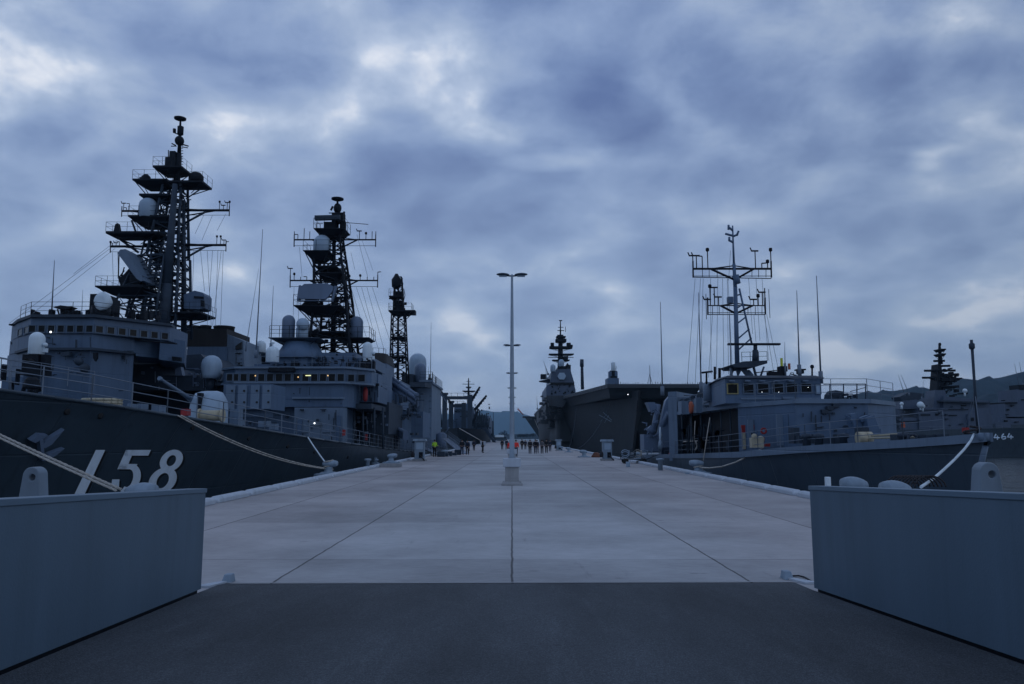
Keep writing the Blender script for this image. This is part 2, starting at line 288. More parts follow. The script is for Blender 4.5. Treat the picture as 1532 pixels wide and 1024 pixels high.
# ------------------------------------------------------------------ mesh builder
class MB:
    def __init__(s): s.v = []; s.f = []; s.sm = []; s.st = []
    def add(s, vs, fs, smooth=False):
        o = len(s.v); s.st.append(o); s.v += [Vector(p) for p in vs]; s.f += [[i + o for i in f] for f in fs]; s.sm += [smooth] * len(fs); return s
    def hexa(s, b, t): return s.add(list(b) + list(t), [(3, 2, 1, 0), (4, 5, 6, 7), (0, 1, 5, 4), (1, 2, 6, 5), (2, 3, 7, 6), (3, 0, 4, 7)])
    def box(s, x0, x1, y0, y1, z0, z1):
        return s.hexa([(x0, y0, z0), (x1, y0, z0), (x1, y1, z0), (x0, y1, z0)], [(x0, y0, z1), (x1, y0, z1), (x1, y1, z1), (x0, y1, z1)])
    def pbox(s, px0, py0, px1, py1, Y, d):
        a = A(px0, max(py0, py1), Y); b = A(px1, min(py0, py1), Y)
        return s.box(min(a.x, b.x), max(a.x, b.x), Y, Y + d, a.z, b.z)
    def prism(s, plan, z0, z1, top=None):
        n = len(plan); top = top or plan
        a = sum(plan[i][0] * plan[(i + 1) % n][1] - plan[(i + 1) % n][0] * plan[i][1] for i in range(n))
        if a < 0: plan = plan[::-1]; top = top[::-1]
        f = [list(range(n))[::-1], [i + n for i in range(n)]] + [(i, (i + 1) % n, (i + 1) % n + n, i + n) for i in range(n)]
        return s.add([(x, y, z0) for x, y in plan] + [(x, y, z1) for x, y in top], f)
    def extr(s, pts, Y, d, Yfn=None):
        """outline of a real plate or block standing across the view at distance Y, d metres deep"""
        P = [A(x, y, Y) for x, y in pts]; n = len(P)
        a = sum(P[i].x * P[(i + 1) % n].z - P[(i + 1) % n].x * P[i].z for i in range(n))
        if a < 0: P = P[::-1]
        Q = [p + Vector((0, d, 0)) for p in P]
        return s.add(P + Q, [list(range(n)), [i + n for i in range(n)][::-1]] + [((i + 1) % n, i, i + n, (i + 1) % n + n) for i in range(n)])
    def tube(s, p, q, r, r2=None, n=6, cap=True):
        p = Vector(p); q = Vector(q); r2 = r if r2 is None else r2; d = q - p
        if d.length < 1e-6: return s
        d.normalize(); u = d.cross(Vector((0, 0, 1)) if abs(d.z) < .9 else Vector((1, 0, 0))).normalized(); w_ = d.cross(u)
        c = [(math.cos(2 * math.pi * i / n), math.sin(2 * math.pi * i / n)) for i in range(n)]
        vs = [p + (u * a + w_ * b) * r for a, b in c] + [q + (u * a + w_ * b) * r2 for a, b in c]
        s.add(vs, [(i, (i + 1) % n, (i + 1) % n + n, i + n) for i in range(n)], n > 5)
        if cap: s.f += [[len(s.v) - 2 * n + i for i in range(n)][::-1], [len(s.v) - n + i for i in range(n)]]; s.sm += [False, False]
        return s
    def path(s, pts, r, n=6):
        pts = [Vector(p) for p in pts]
        for i in range(len(pts) - 1): s.tube(pts[i], pts[i + 1], r, n=n, cap=True)
        return s
    def pt(s, px, py, Y, qx, qy, Y2, r, r2=None, n=6): return s.tube(A(px, py, Y), A(qx, qy, Y2), r, r2, n)
    def lathe(s, c, prof, n=20, ax=None, smooth=True):
        c = Vector(c); ax = Vector(ax or (0, 0, 1)).normalized(); u = ax.cross(Vector((0, 1, 0)) if abs(ax.y) < .9 else Vector((1, 0, 0))).normalized(); w_ = ax.cross(u)
        vs = []; fs = []
        for r, h in prof:
            for i in range(n):
                a = 2 * math.pi * i / n; vs.append(c + ax * h + (u * math.cos(a) + w_ * math.sin(a)) * max(r, 1e-4))
        for k in range(len(prof) - 1):
            for i in range(n):
                j = (i + 1) % n; fs.append((k * n + i, k * n + j, (k + 1) * n + j, (k + 1) * n + i))
        s.add(vs, fs, smooth)
        o = len(s.v) - len(vs); s.f += [[o + i for i in range(n)][::-1], [o + (len(prof) - 1) * n + i for i in range(n)]]; s.sm += [False, False]
        return s
    def cyl(s, c, r, z0, z1, n=16): return s.lathe(c, [(r, z0), (r, z1)], n)
    def dome(s, c, r, h0, n=20, ry=1.0):
        """radome: cylinder of height h0 under a half sphere"""
        pr = [(r * .92, 0), (r, .08 * r), (r, h0)] + [(r * math.cos(a), h0 + r * ry * math.sin(a)) for a in [math.pi / 2 * k / 7 for k in range(1, 8)]]
        return s.lathe(c, pr, n)
    def sph(s, c, r, n=14, sq=1.0):
        return s.lathe(c, [(r * math.sin(math.pi * k / 9), -r * sq * math.cos(math.pi * k / 9)) for k in range(10)], n)
    def rail(s, pts, h=1.0, step=1.6, r=.022, rows=3):
        pts = [Vector(p) for p in pts]; up = Vector((0, 0, h))
        for a, b in zip(pts[:-1], pts[1:]):
            L_ = (b - a).length; k = max(1, round(L_ / step))
            for i in range(k + 1):
                p = a.lerp(b, i / k); s.tube(p, p + up, r, n=4)
            for j in range(1, rows + 1): s.tube(a + up * j / rows, b + up * j / rows, r * .7, n=4)
        return s
    def truss(s, B, T, n, r, rb=None, hor=True):
        """lattice tower: four legs from B to T, n bays of bracing"""
        rb = rb or r * .5; B = [Vector(p) for p in B]; T = [Vector(p) for p in T]
        for i in range(4):
            s.tube(B[i], T[i], r, r * .8, 6)
        for k in range(n):
            for i in range(4):
                j = (i + 1) % 4
                a0, b0 = B[i].lerp(T[i], k / n), B[j].lerp(T[j], k / n); a1, b1 = B[i].lerp(T[i], (k + 1) / n), B[j].lerp(T[j], (k + 1) / n)
                if (k + i) % 2: s.tube(a0, b1, rb, n=4)
                else: s.tube(b0, a1, rb, n=4)
                if hor: s.tube(a1, b1, rb, n=4)
        return s
    def plat(s, px0, px1, py, Y, d, h=.25, inset=.45, under=.6):
        """mast platform: a flat deck with a tapering underside"""
        h *= .6; a = A(px0, py, Y); b = A(px1, py, Y); x0, x1, z = a.x, b.x, a.z; y0, y1 = Y - d / 2, Y + d / 2
        s.box(x0, x1, y0, y1, z - h, z)
        under *= .5; ix, iy = (x1 - x0) * inset / 2, d * inset / 2; xm, ym = (x0 + x1) / 2, Y
        for sx in (-1, 1):
            for sy in (-1, 1): s.tube((xm + sx * (x1 - x0) * .46, ym + sy * d * .42, z - h), (xm + sx * (x1 - x0) * .08, ym + sy * d * .1, z - h - under * 2.2 - .3), .05, n=4)
        return s.hexa([(x0 + ix, y0 + iy, z - h - under), (x1 - ix, y0 + iy, z - h - under), (x1 - ix, y1 - iy, z - h - under), (x0 + ix, y1 - iy, z - h - under)],
                      [(x0 + .02, y0 + .02, z - h + .002), (x1 - .02, y0 + .02, z - h + .002), (x1 - .02, y1 - .02, z - h + .002), (x0 + .02, y1 - .02, z - h + .002)])
    def bsplit(s, name, mat, parent=None):
        """each separate piece becomes a part of its own"""
        st = s.st + [len(s.v)]
        for a, b in zip(st[:-1], st[1:]):
            m = MB(); m.v = s.v[a:b]; fi = [i for i, f in enumerate(s.f) if a <= f[0] < b]; m.f = [[j - a for j in s.f[i]] for i in fi]; m.sm = [s.sm[i] for i in fi]; m.build(name, mat, parent)
    def build(s, name, mat, parent=None, bevel=0):
        me = bpy.data.meshes.new(name); off = parent['_o'] if parent is not None else (0, 0, 0); off = Vector(off)
        me.from_pydata([v - off for v in s.v], [], s.f); me.polygons.foreach_set('use_smooth', s.sm); me.materials.append(mat); me.update()
        o = bpy.data.objects.new(name, me); COL.objects.link(o); o['_o'] = tuple(off)
        if parent is not None: o.parent = parent
        if bevel:
            b = o.modifiers.new('bevel', 'BEVEL'); b.width = bevel; b.segments = 2; b.limit_method = 'ANGLE'
        return o
def thing(name, label, cat, loc, group=None):
    o = bpy.data.objects.new(name, None); o.empty_display_size = .3; COL.objects.link(o); o.location = loc
    o['label'] = label; o['category'] = cat; o['_o'] = tuple(loc)
    if group: o['group'] = group
    return o
def tag(o, label, cat, group=None):
    o['label'] = label; o['category'] = cat
    if group: o['group'] = group
    return o
def struct(o, kind='structure'): o['kind'] = kind; return o
def copy_tree(src, loc, label):
    r = src.copy(); COL.objects.link(r); r.location = loc; r['label'] = label
    def rec(a, b):
        for ch in a.children:
            c = ch.copy(); COL.objects.link(c); c.parent = b; rec(ch, c)
    rec(src, r); return r
ORD = ['first', 'second', 'third', 'fourth', 'fifth', 'sixth', 'seventh', 'eighth', 'ninth', 'tenth', 'eleventh', 'twelfth', 'thirteenth', 'fourteenth', 'fifteenth', 'sixteenth', 'seventeenth', 'eighteenth', 'nineteenth', 'twentieth']
TENS = {2: 'twenty', 3: 'thirty', 4: 'forty', 5: 'fifty'}
def ordn(i):
    if i < 20: return ORD[i]
    t_, u_ = divmod(i + 1, 10)
    return (TENS[t_] + '-' + ORD[u_ - 1]) if u_ else TENS[t_][:-1] + 'ieth'

# ------------------------------------------------------------------ setting
PL, PR, PEND = -9.35, 10.1, 470.0
struct(MB().add([(-40000, -2000, -2.2), (40000, -2000, -2.2), (40000, 40000, -2.2), (-40000, 40000, -2.2)], [(0, 1, 2, 3)]).build('water', M_WATER))
struct(MB().box(PL, PR, 8.6, PEND, -6, 0).build('pier', M_CONC))
struct(MB().box(-80, 80, -160, -7.5, -6, .72).build('quay', M_CONC))
WD = Vector((-0.0365, 1, -.0462))
LW = G(302, 883.5, .05); RW = G(1217, 881.5, .05)
def rampz(Y): return .006 + .0462 * (10.9 - Y)
def rp(x, y): return (x, y, rampz(y))
ext = 17.0
Lb = LW - WD * ext; Rb = RW - WD * ext
rv = [rp(-4.0, 10.88), rp(3.93, 10.98), rp(RW.x, RW.y), rp(Rb.x, Rb.y), rp(Lb.x, Lb.y), rp(LW.x, LW.y)]
m = MB(); m.add(rv[::-1] + [(x, y, z - .35 if y < 8.8 else z - .005) for x, y, z in rv[::-1]], [(0, 1, 2, 3, 4, 5)[::-1], (6, 7, 8, 9, 10, 11)] + [(i, (i + 1) % 6, (i + 1) % 6 + 6, i + 6) for i in range(6)])
struct(m.build('ramp', M_ASPH))
# worn pale edge strip where the asphalt stops
m = MB(); m.add([(-4.0, 10.9, .012), (3.93, 11.0, .012), (3.93, 11.05, .012), (-4.0, 10.95, .012)], [(0, 1, 2, 3)])
struct(m.build('kerb_strip', CONC))

# hills
def ridge(name, Y, prof, depth, step, jag, seed, base=-3):
    r_ = random.Random(seed); m = MB(); xs = []
    x = prof[0][0]
    while x <= prof[-1][0]: xs.append(x); x += step
    rows = []
    ph = [(r_.uniform(0, 6), r_.uniform(.5, 1)) for _ in range(24)]
    def top(px):
        for (a, ya), (b, yb) in zip(prof[:-1], prof[1:]):
            if a <= px <= b: return ya + (yb - ya) * (px - a) / (b - a)
        return prof[-1][1]
    K = 7; vs = []; fs = []
    for px in xs:
        t = top(px) + jag * sum(math.sin(px * .11 * 1.45 ** i + ph[i][0]) * ph[i][1] * .62 ** i for i in range(7)) + r_.uniform(-.25, .25)
        P = A(px, t, Y); X, H = P.x, max(P.z, 1)
        for k in range(K):
            f = k / (K - 1)
            hh = H * (math.sin(f * math.pi / 2)) ** 1.1
            yy = Y - depth * (1 - f) + (depth * .08 * math.sin(px * .05 + k) if 0 < k < K - 1 else 0)
            nj = 0 if k in (0, K - 1) else H * .07 * math.sin(px * .17 + k * 2.1) + H * .03 * r_.uniform(-1, 1)
            vs.append((X * (yy / Y) * .2 + X * .8, yy, base + (hh - base) * 1.0 + nj if k else base))
        vs.append((X, Y + depth, base))
    n = K + 1
    for i in range(len(xs) - 1):
        for k in range(n - 1): fs.append((i * n + k, (i + 1) * n + k, (i + 1) * n + k + 1, i * n + k + 1))
    m.add(vs, fs, True); return struct(m.build(name, M_FOREST))
ridge('hill', 9000, [(480, 636), (560, 628), (640, 622), (690, 619), (735, 616), (775, 617), (792, 623), (812, 640), (835, 656), (900, 660)], 1500, 3, .8, 1)
ridge('far_hill', 2100, [(1170, 640), (1230, 612), (1262, 594), (1290, 588), (1310, 588), (1345, 583), (1366, 588), (1395, 582), (1412, 575), (1440, 568), (1470, 571), (1500, 564), (1530, 560), (1600, 552), (1750, 560), (1900, 600)], 500, 2.5, .8, 2)
ridge('near_hill', 1500, [(1380, 650), (1430, 612), (1470, 592), (1510, 583), (1560, 580), (1640, 575), (1800, 600)], 350, 2.5, .9, 3)
ridge('low_hill', 2300, [(600, 652), (640, 651), (660, 650), (700, 651), (760, 650.5), (800, 649), (830, 648), (900, 650)], 200, 2, .5, 4)
# ------------------------------------------------------------------ hulls
def _dummy(): pass
class Hull:
    """a lofted hull: s runs aft from the bow tip, the section flares from waterline to deck"""
    def __init__(h, bow, aft, L, B, zd, zwl=-2.2, rake=6, ent=(40, 60), p=2.2, ns=46, stern=.85, zb=-4.5, knuckle=0):
        h.bow = Vector((bow[0], bow[1])); h.aft = Vector(aft).normalized(); h.side = Vector((h.aft.y, -h.aft.x))
        h.L, h.B, h.zd, h.zwl, h.rake, h.ent, h.p, h.stern, h.kn = L, B, zd, zwl, rake, ent, p, stern, knuckle
        V = [0, .06, .14, .25, .4, .55, .7, .85, 1, 1.25]; S = [L * (i / (ns - 1)) ** 1.5 for i in range(ns)]
        vs = []; fs = []; nv = len(V)
        for sg in (1, -1):
            o = len(vs)
            for s in S:
                for v in V: vs.append(h.pt(s, v, sg))
            for i in range(ns - 1):
                for k in range(nv - 1):
                    q_ = (o + i * nv + k, o + (i + 1) * nv + k, o + (i + 1) * nv + k + 1, o + i * nv + k + 1)
                    fs.append(q_ if sg < 0 else q_[::-1])
        o = ns * nv
        deck = [(i * nv, (i + 1) * nv, o + (i + 1) * nv, o + i * nv) for i in range(ns - 1)]
        tr = [(((ns - 1) * nv) + k, ((ns - 1) * nv) + k + 1, o + (ns - 1) * nv + k + 1, o + (ns - 1) * nv + k) for k in range(nv - 1)]
        h.vs = vs; h.fs = fs
        h.mb = MB(); h.mb.add(vs, fs, True); h.mb.add(vs, deck, False); h.mb.add(vs, tr, False)
        h.bvh = BVHTree.FromPolygons([tuple(v) for v in vs], fs)
    def hb(h, s, v):
        v = max(v, 0); e = h.ent[0] + (h.ent[1] - h.ent[0]) * min(v, 1) ** .8
        b = h.B * (1 - .05 * v * v) * (1 - (1 - min(1, max(s, 0) / e)) ** h.p)
        a = max(0, (s / h.L - .72) / .28); b *= 1 - (1 - h.stern) * a ** 2
        return max(b, .06)
    def pt(h, s, v, sg):
        base = h.bow + h.aft * s; x = base + h.side * (h.hb(s, v) * sg)
        z = h.zd(s, x.x, x.y) if sg > 0 else h.zd(s, *(base + h.side * h.hb(s, 0)))
        z = h.zd(s, *(base + h.side * h.hb(s, 0)))
        zz = z + (h.zwl - z) * v
        r = h.rake * min(v, 1.1) * max(0, 1 - s / (h.ent[0] * .9))
        x = x + h.aft * r
        return Vector((x.x, x.y, zz))
    def edge(h, s, sg=1, up=0.0, inn=0.0):
        base = h.bow + h.aft * s; x = base + h.side * max(h.hb(s, 0) - inn, .02) * sg
        return Vector((x.x, x.y, h.pt(s, 0, 1).z + up))
    def hit(h, px, py, off=.012):
        o = Vector((0, 0, HZ)); d = (A(px, py, 50) - o).normalized(); loc, n, i, dist = h.bvh.ray_cast(o, d)
        if loc is None: return None
        if n.dot(d) > 0: n = -n
        return loc + n * off
def edge_at(h, px, sg=1, s0=2.0, s1=90.0):
    """where the deck edge passes a given photo column"""
    for _ in range(40):
        m_ = (s0 + s1) / 2; e = h.edge(m_, sg)
        if (PJ(e.x, max(e.y, 1), e.z)[0] < px) == (sg > 0): s0 = m_
        else: s1 = m_
    return h.edge(s0, sg)
def zpoly(poly):
    def f(s, x, y):
        z = 3.0
        for _ in range(5):
            px, _y = PJ(x, y, z)
            if y < 3: px = poly[0][0]
            if px <= poly[0][0]: py = poly[0][1] + (px - poly[0][0]) * (poly[1][1] - poly[0][1]) / (poly[1][0] - poly[0][0])
            elif px >= poly[-1][0]: py = poly[-1][1] + (px - poly[-1][0]) * (poly[-1][1] - poly[-2][1]) / (poly[-1][0] - poly[-2][0])
            else:
                for (a, ya), (b, yb) in zip(poly[:-1], poly[1:]):
                    if a <= px <= b: py = ya + (yb - ya) * (px - a) / (b - a)
            z = A(px, py, max(y, 3)).z
        return z
    return f
def stroke(mb, hull, quad, nx, ny, off):
    """paint patch between four photo corners laid on the hull plating"""
    a, b, c, d = [Vector(p) for p in quad]; g = []
    for j in range(ny + 1):
        for i in range(nx + 1):
            u, v = i / nx, j / ny; p = a.lerp(b, u).lerp(d.lerp(c, u), v); q_ = hull.hit(p.x, p.y, off)
            if q_ is None: return
            g.append(q_)
    fs = [(j * (nx + 1) + i, j * (nx + 1) + i + 1, (j + 1) * (nx + 1) + i + 1, (j + 1) * (nx + 1) + i) for j in range(ny) for i in range(nx)]
    mb.add(g, fs)
def ring(mb, hull, c, rx, ry, tx, ty, off, a0=0, a1=360, n=28, sk=-.28):
    """ring-shaped stroke (rx,ry outer radii, tx,ty thickness), slanted by sk"""
    P = []
    for i in range(n + 1):
        a = R(a0 + (a1 - a0) * i / n); ca, sa = math.cos(a), math.sin(a)
        for rr in ((rx, ry), (rx - tx, ry - ty)):
            x, y = rr[0] * ca, rr[1] * sa; q_ = hull.hit(c[0] + x + sk * y, c[1] + y, off)
            if q_ is None: return
            P.append(q_)
    mb.add(P, [(2 * i, 2 * i + 2, 2 * i + 3, 2 * i + 1) for i in range(n)])

def winrow(parent, wins, Y, fm, glass=GLASS, fw=.07, lit=None, rows=1):
    """windows of a bridge front, each with its frame and a recessed dark pane"""
    for (x0, y0, x1, y1) in wins:
        a = A(x0, y1, Y); b = A(x1, y0, Y)
        m = MB(); f = fw
        m.box(a.x - f, b.x + f, Y - .06, Y - .001, b.z, b.z + f); m.box(a.x - f, b.x + f, Y - .06, Y - .001, a.z - f, a.z)
        m.box(a.x - f, a.x, Y - .06, Y - .001, a.z, b.z); m.box(b.x, b.x + f, Y - .06, Y - .001, a.z, b.z)
        o = m.build('window', fm, parent)
        MB().box(a.x, b.x, Y - .03, Y - .002, a.z, b.z).build('pane', glass, o)
def wallface(p, q, z0, z1): pass
def greeble(mb, px0, py0, px1, py1, Y, n, rr, smin=2, smax=7, d=.35):
    for _ in range(int(n * .62)):
        x = rr.uniform(px0, px1); y = rr.uniform(min(py0, py1), max(py0, py1)); w_, h_ = rr.uniform(smin, smax) * .7, rr.uniform(smin, smax) * .8
        k = rr.random(); x = min(x, px1 - w_)
        if k < .34: mb.pbox(x, y, x + w_, y + h_, Y - rr.uniform(.08, d * .7), d * .7 + .02)
        elif k < .72: mb.pt(x, y, Y - .12, x, min(y + h_ * 4, py1 + 4), Y - .12, .035, n=5)
        else: mb.pt(x, y, Y - .1, min(x + w_ * 4, px1), y, Y - .1, .03, n=5)

def whips(parent, lst, mat=RAILM):
    for (x0, y0, x1, y1, Y, r) in lst:
        m = MB(); m.tube(A(x0, y0, Y), A(x1, y1, Y), r, r * .35, 6); b = A(x0, y0, Y); m.tube(b + Vector((0, 0, -.35)), b + Vector((0, 0, .35)), r * 2.4, n=8)
        m.build('whip_antenna', mat, parent)
def ciws(parent, px, top, bot, base, Y, wpx):
    """close-in weapon: white domed barrel housing on a dark mount with six-barrel gun"""
    c = A(px, bot, Y); t_ = A(px, top, Y); r = wpx / 2 / F * Y; H = t_.z - c.z; bs = A(px, base, Y)
    g = MB(); g.box(c.x - r * 1.5, c.x + r * 1.5, Y - r, Y + r * 1.4, bs.z, bs.z + (c.z - bs.z) * .25)
    g.box(c.x - r * .75, c.x + r * .75, Y - r * .7, Y + r, bs.z + (c.z - bs.z) * .25 + .001, c.z - .02)
    g.box(c.x - r * 1.6, c.x - r * .9, Y - r * .4, Y + r * .9, bs.z + (c.z - bs.z) * .2, c.z); g.box(c.x + r * .9, c.x + r * 1.6, Y - r * .4, Y + r * .9, bs.z + (c.z - bs.z) * .2, c.z)
    o = g.build('gun_mount', DARKG, parent)
    MB().dome((c.x, Y, c.z), r, H - r, 20).build('radome', WHITE, o)
    b = MB(); zc = bs.z + (c.z - bs.z) * .62
    for k in range(6): a = k * math.pi / 3; b.tube((c.x + .07 * math.cos(a), Y - r * .6, zc + .07 * math.sin(a)), (c.x + .07 * math.cos(a), Y - r * 2.4, zc + .12 + .07 * math.sin(a)), .025, n=5)
    b.tube((c.x, Y - r * .6, zc), (c.x, Y - r * 1.4, zc + .05), .16, n=10); b.build('barrel_cluster', BLACK, o)
    s_ = MB(); s_.sph((c.x + r * 1.35, Y - r * .3, c.z + H * .42), r * .32, 10); s_.box(c.x + r * .9, c.x + r * 1.5, Y - r * .2, Y + r * .2, c.z + H * .1, c.z + H * .28); s_.build('sensor', WHITE, o)

# ================================================================== SHIP A : destroyer moored to the pier
PA = [(-700, 470), (-400, 522), (0, 585), (100, 597.5), (200, 612), (300, 629), (400, 645), (480, 658), (560, 669), (610, 675.5), (680, 676)]
zA = zpoly(PA)
hA = Hull((-18.3, 18), (0, 1), 128, 7.1, lambda s, x, y: min(zA(s, x, y), 6.5) if s < 75 else .25 + .2 * math.sin(s), rake=7, ent=(42, 66), p=2.2)
_zc = {}
def zfixA(s, x, y):
    if s > 72: return zA(72, -18.3 + 7.1, 90)
    return min(zA(s, x, y), 6.0)
hA = Hull((-18.3, 18), (0, 1), 128, 7.1, zfixA, rake=7, ent=(42, 66), p=2.2)
SA = thing('destroyer', 'grey destroyer with hull number 158 moored directly against the left side of the pier', 'warship', (-18.3, 60, -2.2))
hullA = hA.mb.build('hull', HULL, SA)
# hull number 158
def digit_set(off, dx, dy, mat, name):
    m = None
    def S(quad, nx=4, ny=8): stroke(m, hA, [(x + dx, y + dy) for x, y in quad], nx, ny, off)
    def RG(c, *a): ring(m, hA, (c[0] + dx, c[1] + dy), *a)
    m = MB(); S([(142.5, 673), (156.5, 673), (124.5, 742), (109, 742)], 3, 12); m.build(name, mat, hullA)
    m = MB(); S([(187.5, 673), (225, 673), (221, 681.5), (184, 681.5)], 10, 3); S([(187.5, 673), (200, 673), (188, 702), (174.5, 702)], 3, 6); S([(178, 694), (205, 694), (201, 702), (174.5, 702)], 8, 3)
    RG((191, 715.5), 18.5, 21.5, 11.5, 8.5, off, -88, 115, 22, -.2); S([(167, 717), (178, 717), (177, 729), (165, 729)], 4, 4); m.build(name, mat, hullA)
    m = MB(); RG((255.5, 689), 16.8, 16.5, 10.2, 8.3, off, 0, 360, 32, -.3); RG((242.5, 719), 20.5, 20.0, 11.8, 8.6, off, 0, 360, 32, -.3); m.build(name, mat, hullA)
digit_set(.012, 3.2, 2.4, BLACK, 'hull_number_shadow')
digit_set(.03, 0, 0, NUMW, 'hull_number')
m = MB()
for px_, py_ in ((288, 640), (330, 650), (372, 656), (430, 668), (470, 676), (520, 684), (150, 622), (100, 616)):
    a_ = hA.hit(px_, py_, .01)
    if a_: m.lathe(a_, [(.09, -.05), (.12, .0), (.12, .03), (.07, .04)], 10, (1, -.35, -.2))
m.bsplit('scupper', BLACK, hullA)
# anchor in its bolster
def slab(m, hull, pts, off, th):
    P = [hull.hit(x, y, off) for x, y in pts]
    if any(p is None for p in P): return
    n = len(P); nrm = (P[1] - P[0]).cross(P[2] - P[0]).normalized()
    if nrm.y > 0 or nrm.x < 0 and abs(nrm.y) < .2: nrm = -nrm
    Q = [p + nrm * th for p in P]
    m.add(P + Q, [list(range(n))[::-1], [i + n for i in range(n)]] + [(i, (i + 1) % n, (i + 1) % n + n, i + n) for i in range(n)])
m = MB()
AN = lambda pts: [(60 + (x - 60) * .82, 662 + (y - 662) * .82) for x, y in pts]
slab(m, hA, AN([(52, 665), (60, 655), (95, 633), (72, 660), (60, 667)]), .10, .18); slab(m, hA, AN([(58, 688), (66, 678), (95, 668), (80, 680), (62, 690)]), .10, .18)
slab(m, hA, AN([(49, 652), (56, 652), (59, 690), (54, 690)]), .08, .2); slab(m, hA, AN([(34, 654), (50, 643), (66, 644), (58, 650), (42, 658)]), .05, .2)
m.build('anchor', DOMED, SA)
# draught rubbing strake + deck edge waterway
m = MB()
for i in range(40):
    s0, s1 = 2 + i * 3.1, 2 + (i + 1) * 3.1; m.tube(hA.edge(s0), hA.edge(s1), .07, n=6)
m.build('gunwale', HULL, SA)
m = MB(); m.rail([hA.edge(s, 1, 0, .2) for s in range(2, 90, 4)], 1.05, 2.2, .026); m.build('railing', RAILM, SA)
# gun
c = A(304, 632, 45); gun_m = MB()
prof = [(-1.25, 0), (-1.3, 1.0), (-1.05, 2.0), (-.55, 2.55), (.35, 2.65), (1.0, 2.3), (1.25, 1.6), (1.3, 0)]
def gunhouse(m, x, y, z, s=1.0, w_=1.15):
    n = len(prof); rows = []
    for k, (wy, sh) in enumerate([(-w_, .80), (-w_ * .8, .95), (-w_ * .4, 1), (w_ * .4, 1), (w_ * .8, .95), (w_, .80)]):
        for (px_, pz_) in prof: rows.append((x + wy * s, y + px_ * s * sh, z + pz_ * s * (sh if pz_ > .5 else 1)))
    fs = [(k * n + i, k * n + i + 1, (k + 1) * n + i + 1, (k + 1) * n + i) for k in range(5) for i in range(n - 1)]
    fs += [list(range(n))[::-1], [5 * n + i for i in range(n)]]
    m.add(rows, fs, True)
g0 = A(309, 634, 45)
gunhouse(gun_m, g0.x + .1, 45, g0.z - .1, .76, 1.12); gun = gun_m.build('gun_turret', DOMEG, SA)
m = MB(); e = A(241, 568, 41.5); b = A(283, 596, 44.3); m.tube(b, e, .13, .075, 10); m.tube(e, e + (e - b).normalized() * .18, .12, .12, 10); m.tube(b + (b - e) * .12, b, .2, .16, 10); m.build('gun_barrel', WALLC, gun)
m = MB(); m.pbox(293, 588, 301, 628, 43.95, .4); m.build('gun_shield_slot', DARKG, gun)
# deck gear around the gun
m = MB(); rr = random.Random(3)
for (x, y, w_, h_, Y) in [(294, 616, 16, 12, 41), (226, 606, 12, 10, 38), (205, 604, 6, 8, 38), (343, 612, 14, 26, 47), (190, 604, 5, 6, 37), (350, 628, 10, 8, 50), (386, 630, 14, 9, 52), (402, 634, 10, 9, 54)]:
    m.pbox(x, y, x + w_, y + h_, Y, .8)
for (x, Y) in [(238, 38), (246, 38.3), (332, 46), (418, 55), (360, 50), (372, 51)]: z = hA.edge(Y - 18).z; m.lathe((A(x, 600, Y).x, Y, z), [(.25, 0), (.22, .55), (.32, .6), (.3, .75), (.1, .8)], 12)
m.bsplit('deck_fitting', WALLC, SA)
m = MB(); p = A(300, 622, 40.5); m.tube(p, p + Vector((1.1, 0, 0)), .28, n=12); m.tube(p + Vector((-.1, 0, 0)), p + Vector((0, 0, 0)), .36, n=12); m.tube(p + Vector((1.1, 0, 0)), p + Vector((1.2, 0, 0)), .36, n=12); m.build('hose_reel', CANV, SA)
m = MB(); m.pbox(270, 612, 280, 622, 41.2, .5); m.build('fire_box', RED, SA)
m = MB(); p = G(0, 0, -9) if 0 else A(153, 597, 34)
for k in range(4): m.path([p + Vector((.75 * math.cos(a) * 1.1, .5 * math.sin(a), -.05 - .13 * k)) for a in [i * math.pi / 8 for i in range(17)]], .075, 6)
m.build('rope_coil', CANV, SA)
# ASROC box launcher
la = MB(); la.pbox(333, 575, 407, 613, 53.2, 3.2); la.pbox(345, 614, 398, 624, 54, 1.6); L_ = la.build('launcher', WALLG, SA)
for i, x in enumerate([(336.5, 352), (355, 369.5), (374, 388.5), (391.5, 405.5)]):
    m = MB(); m.pbox(x[0], 576.5, x[1], 612, 53.05, .16); o = m.build('cell_door', WALLC, L_)
    for yy in (585, 602): MB().lathe(A((x[0] + x[1]) / 2 + 3, yy, 53.03), [(.075, -.03), (.075, .06)], 10, (0, 1, 0)).build('port', BLACK, o)
# bridge block
Yb = 62.0
def plan(pts): return [(A(px, 560, Y).x, Y) for px, Y in pts]
br = MB(); zt = A(450, 552, Yb).z; zw = A(450, 572, Yb).z; zbot = 0
P0 = plan([(335, 63.6), (352, Yb), (515, Yb), (556, 64.2), (580, 71), (575, 76), (330, 76)])
br.prism(P0, zw, zt); zc_ = A(450, 609, Yb).z
P1 = plan([(338, 63.7), (356, Yb + .15), (514, Yb + .15), (530, 63.6), (545, 68), (545, 76), (330, 76)])
br.prism(P1, zc_, zw - .02)
br.prism(plan([(345, 64.5), (404, 63.5), (437, 63.2), (515, 63.2), (522, 65), (535, 76), (340, 76)]), 0, zc_ - .02)
bridge = br.build('bridge', WALLG, SA)
m = MB(); m.prism(plan([(331, 63.5), (350, Yb - .25), (517, Yb - .25), (559, 64), (562, 66), (340, 66)]), zw - .13, zw + .02); m.prism(plan([(331, 63.4), (350, Yb - .3), (517, Yb - .3), (560, 64), (562, 66), (340, 66)]), zt, zt + .16)
m.pbox(437, 594, 514, 597, 61.9, .4); m.pbox(404, 573, 405.5, 614, 62.0, .3); m.build('ledge', WALLC, bridge)
